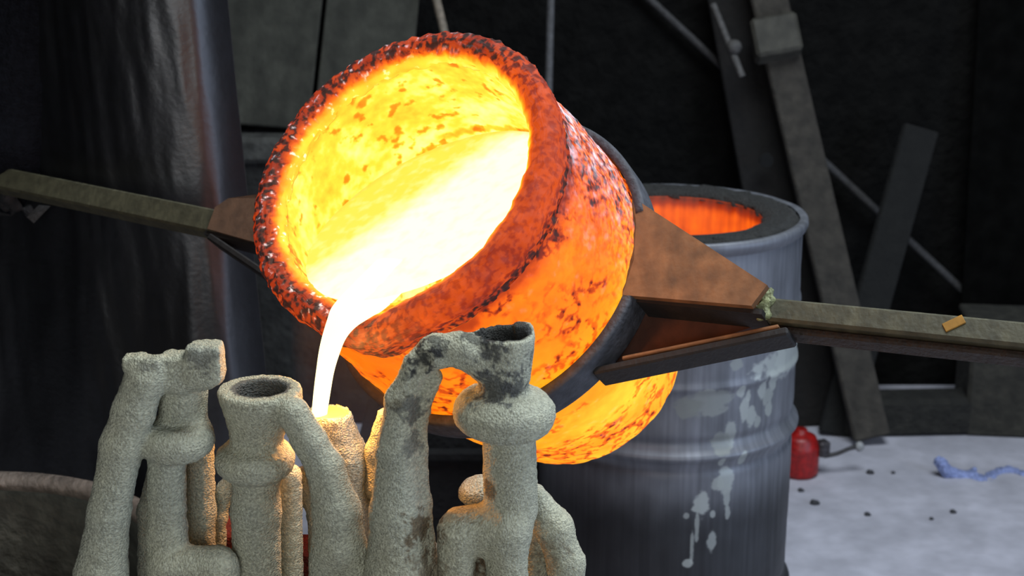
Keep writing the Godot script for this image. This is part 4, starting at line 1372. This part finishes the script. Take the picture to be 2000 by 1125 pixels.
	soot_spots = []
	chain(0, PackedVector3Array([Vector3(-0.1252, 0.9115, -1.4210), Vector3(-0.1342, 0.8747, -1.4210), Vector3(-0.1320, 0.8363, -1.4210), Vector3(-0.1031, 0.7973, -1.4210), Vector3(-0.0820, 0.7578, -1.4210), Vector3(-0.0808, 0.5920, -1.4210)]), [0.0081, 0.0112, 0.0143, 0.0134, 0.0125, 0.0138])
	ring(2, Vector3(-0.0318, 0.8296, -1.4210), Vector3(0, 1, 0), 0.0081, 0.0137)
	chain(3, PackedVector3Array([Vector3(-0.0317, 0.8363, -1.4210), Vector3(-0.0330, 0.5920, -1.4210)]), [0.0113, 0.0138])
	chain(4, PackedVector3Array([Vector3(-0.0801, 0.6712, -1.4210), Vector3(-0.0327, 0.6712, -1.4210)]), [0.0137, 0.0137])
	finish_mould(o, CELL, names)

# ---------- small things on the floor ----------
func build_floor_things() -> void:
	# red bottle with a fitting and lance
	var c: Vector3 = Vector3(0.6908, 0.0000, -3.4343)
	var o := thing("gas_torch", c, "small red gas bottle with grey valve and pale-tipped lance on the floor", "torch")
	var prof := resample(PackedVector2Array([Vector2(0.0, 0.0), Vector2(0.040, 0.0), Vector2(0.046, 0.008), Vector2(0.046, 0.075), Vector2(0.036, 0.098), Vector2(0.016, 0.108), Vector2(0.014, 0.116), Vector2(0.0, 0.116)]), 0.008)
	put("bottle", lathe(prof, 32), mat(Color(0.70, 0.10, 0.09), 0.4, 0.0, 10.0, 0.05), o)
	var st := begin()
	add_box(st, Transform3D(Basis(Vector3.UP, 0.4), Vector3(0.052, 0.070, 0.01)), Vector3(0.03, 0.04, 0.03), 0.006)
	put("valve", done(st), mat(Color(0.35, 0.33, 0.34), 0.5, 0.5, 10.0, 0.1), o)
	var lance := smooth_path(PackedVector3Array([Vector3(0.055, 0.05, 0.01), Vector3(0.085, 0.055, 0.01), Vector3(0.115, 0.066, 0.005), Vector3(0.135, 0.070, 0.0)]), PackedFloat32Array([0.006, 0.005, 0.005, 0.006]), 5)
	put("lance", tube(lance[0], lance[1], 10), mat(Color(0.25, 0.24, 0.24), 0.5, 0.5, 10.0, 0.0), o)
	var tip := SphereMesh.new()
	tip.radius = 0.011; tip.height = 0.026; tip.radial_segments = 16; tip.rings = 8
	var tm := put("tip", tip, mat(Color(0.70, 0.70, 0.70), 0.5, 0.0, 10.0, 0.0), o)
	tm.position = Vector3(0.142, 0.070, 0.0)
	# crumpled blue cloth
	var cc: Vector3 = Vector3(1.1187, 0.0000, -3.4124)
	sdf_clear()
	blend = 0.012
	var w := [[1836,900,12],[1846,918,13],[1866,930,13],[1890,936,13],[1908,934,15],[1930,938,12],[1950,926,13],[1975,922,13],[1996,926,13]]
	var cloth := [Vector3(1.0227, 0.0392, -3.4134), Vector3(1.0402, 0.0141, -3.4166), Vector3(1.0726, -0.0028, -3.4221), Vector3(1.1033, -0.0063, -3.4211), Vector3(1.1193, -0.0102, -3.3992), Vector3(1.1495, -0.0127, -3.4297), Vector3(1.1805, -0.0087, -3.4517), Vector3(1.2090, -0.0063, -3.4523), Vector3(1.2309, -0.0056, -3.4317)]
	for i in cloth.size() - 1: cap(0, cloth[i], 0.014, cloth[i + 1], 0.014)
	cap(0, cloth[3], 0.010, (Vector3(1.1185, 0.0009, -3.4544)), 0.008)
	cap(0, cloth[6], 0.010, (Vector3(1.1444, -0.0086, -3.3893)), 0.008)
	var cm := put("cloth", nets(0.004, cc, 0.005, 45.0, func(p: Vector3, n: Vector3, part: int) -> Color: return Color.WHITE)[0], mat(Color(0.66, 0.72, 0.93), 0.9, 0.0, 14.0, 0.3))
	cm.position = cc
	tag(cm, "crumpled pale blue cloth lying on the pale floor in front of the crate", "cloth")
	# crumbs of slag
	var spots := [Vector3(0.6962, 0.0000, -3.2542), Vector3(0.8636, 0.0000, -3.4343), Vector3(1.0004, 0.0000, -3.2062), Vector3(0.9422, 0.0000, -3.1704), Vector3(0.8035, 0.0000, -3.1924), Vector3(0.6776, 0.0000, -3.3272), Vector3(0.9191, 0.0000, -3.4343)]
	for i in spots.size():
		sdf_clear()
		blend = 0.004
		var r := [0.007, 0.006, 0.005, 0.004, 0.005, 0.005, 0.004][i] as float
		cap(0, Vector3(-r * 0.6, r * 0.7, 0), r, Vector3(r * 0.7, r * 0.6, r * 0.3), r * 0.7)
		var k := put("slag_crumb", nets(0.002, Vector3.ZERO, 0.003, 120.0, func(p: Vector3, n: Vector3, part: int) -> Color: return Color.WHITE)[0], mat(Color(0.26, 0.26, 0.27), 0.9, 0.0, 20.0, 0.1))
		k.position = spots[i]
		tag(k, ["largest dark slag crumb on the pale floor, close beside the drum", "dark slag crumb on the floor in front of the lance tip", "dark slag crumb on the open floor below the left end of the blue cloth", "tiny slag crumb, second from the right on the open floor", "slag crumb on the open floor midway between drum and blue cloth", "slag crumb lying between the red bottle and the largest crumb", "small slag crumb on the floor below the low dark beam"][i], "slag", "slag crumbs on the floor")
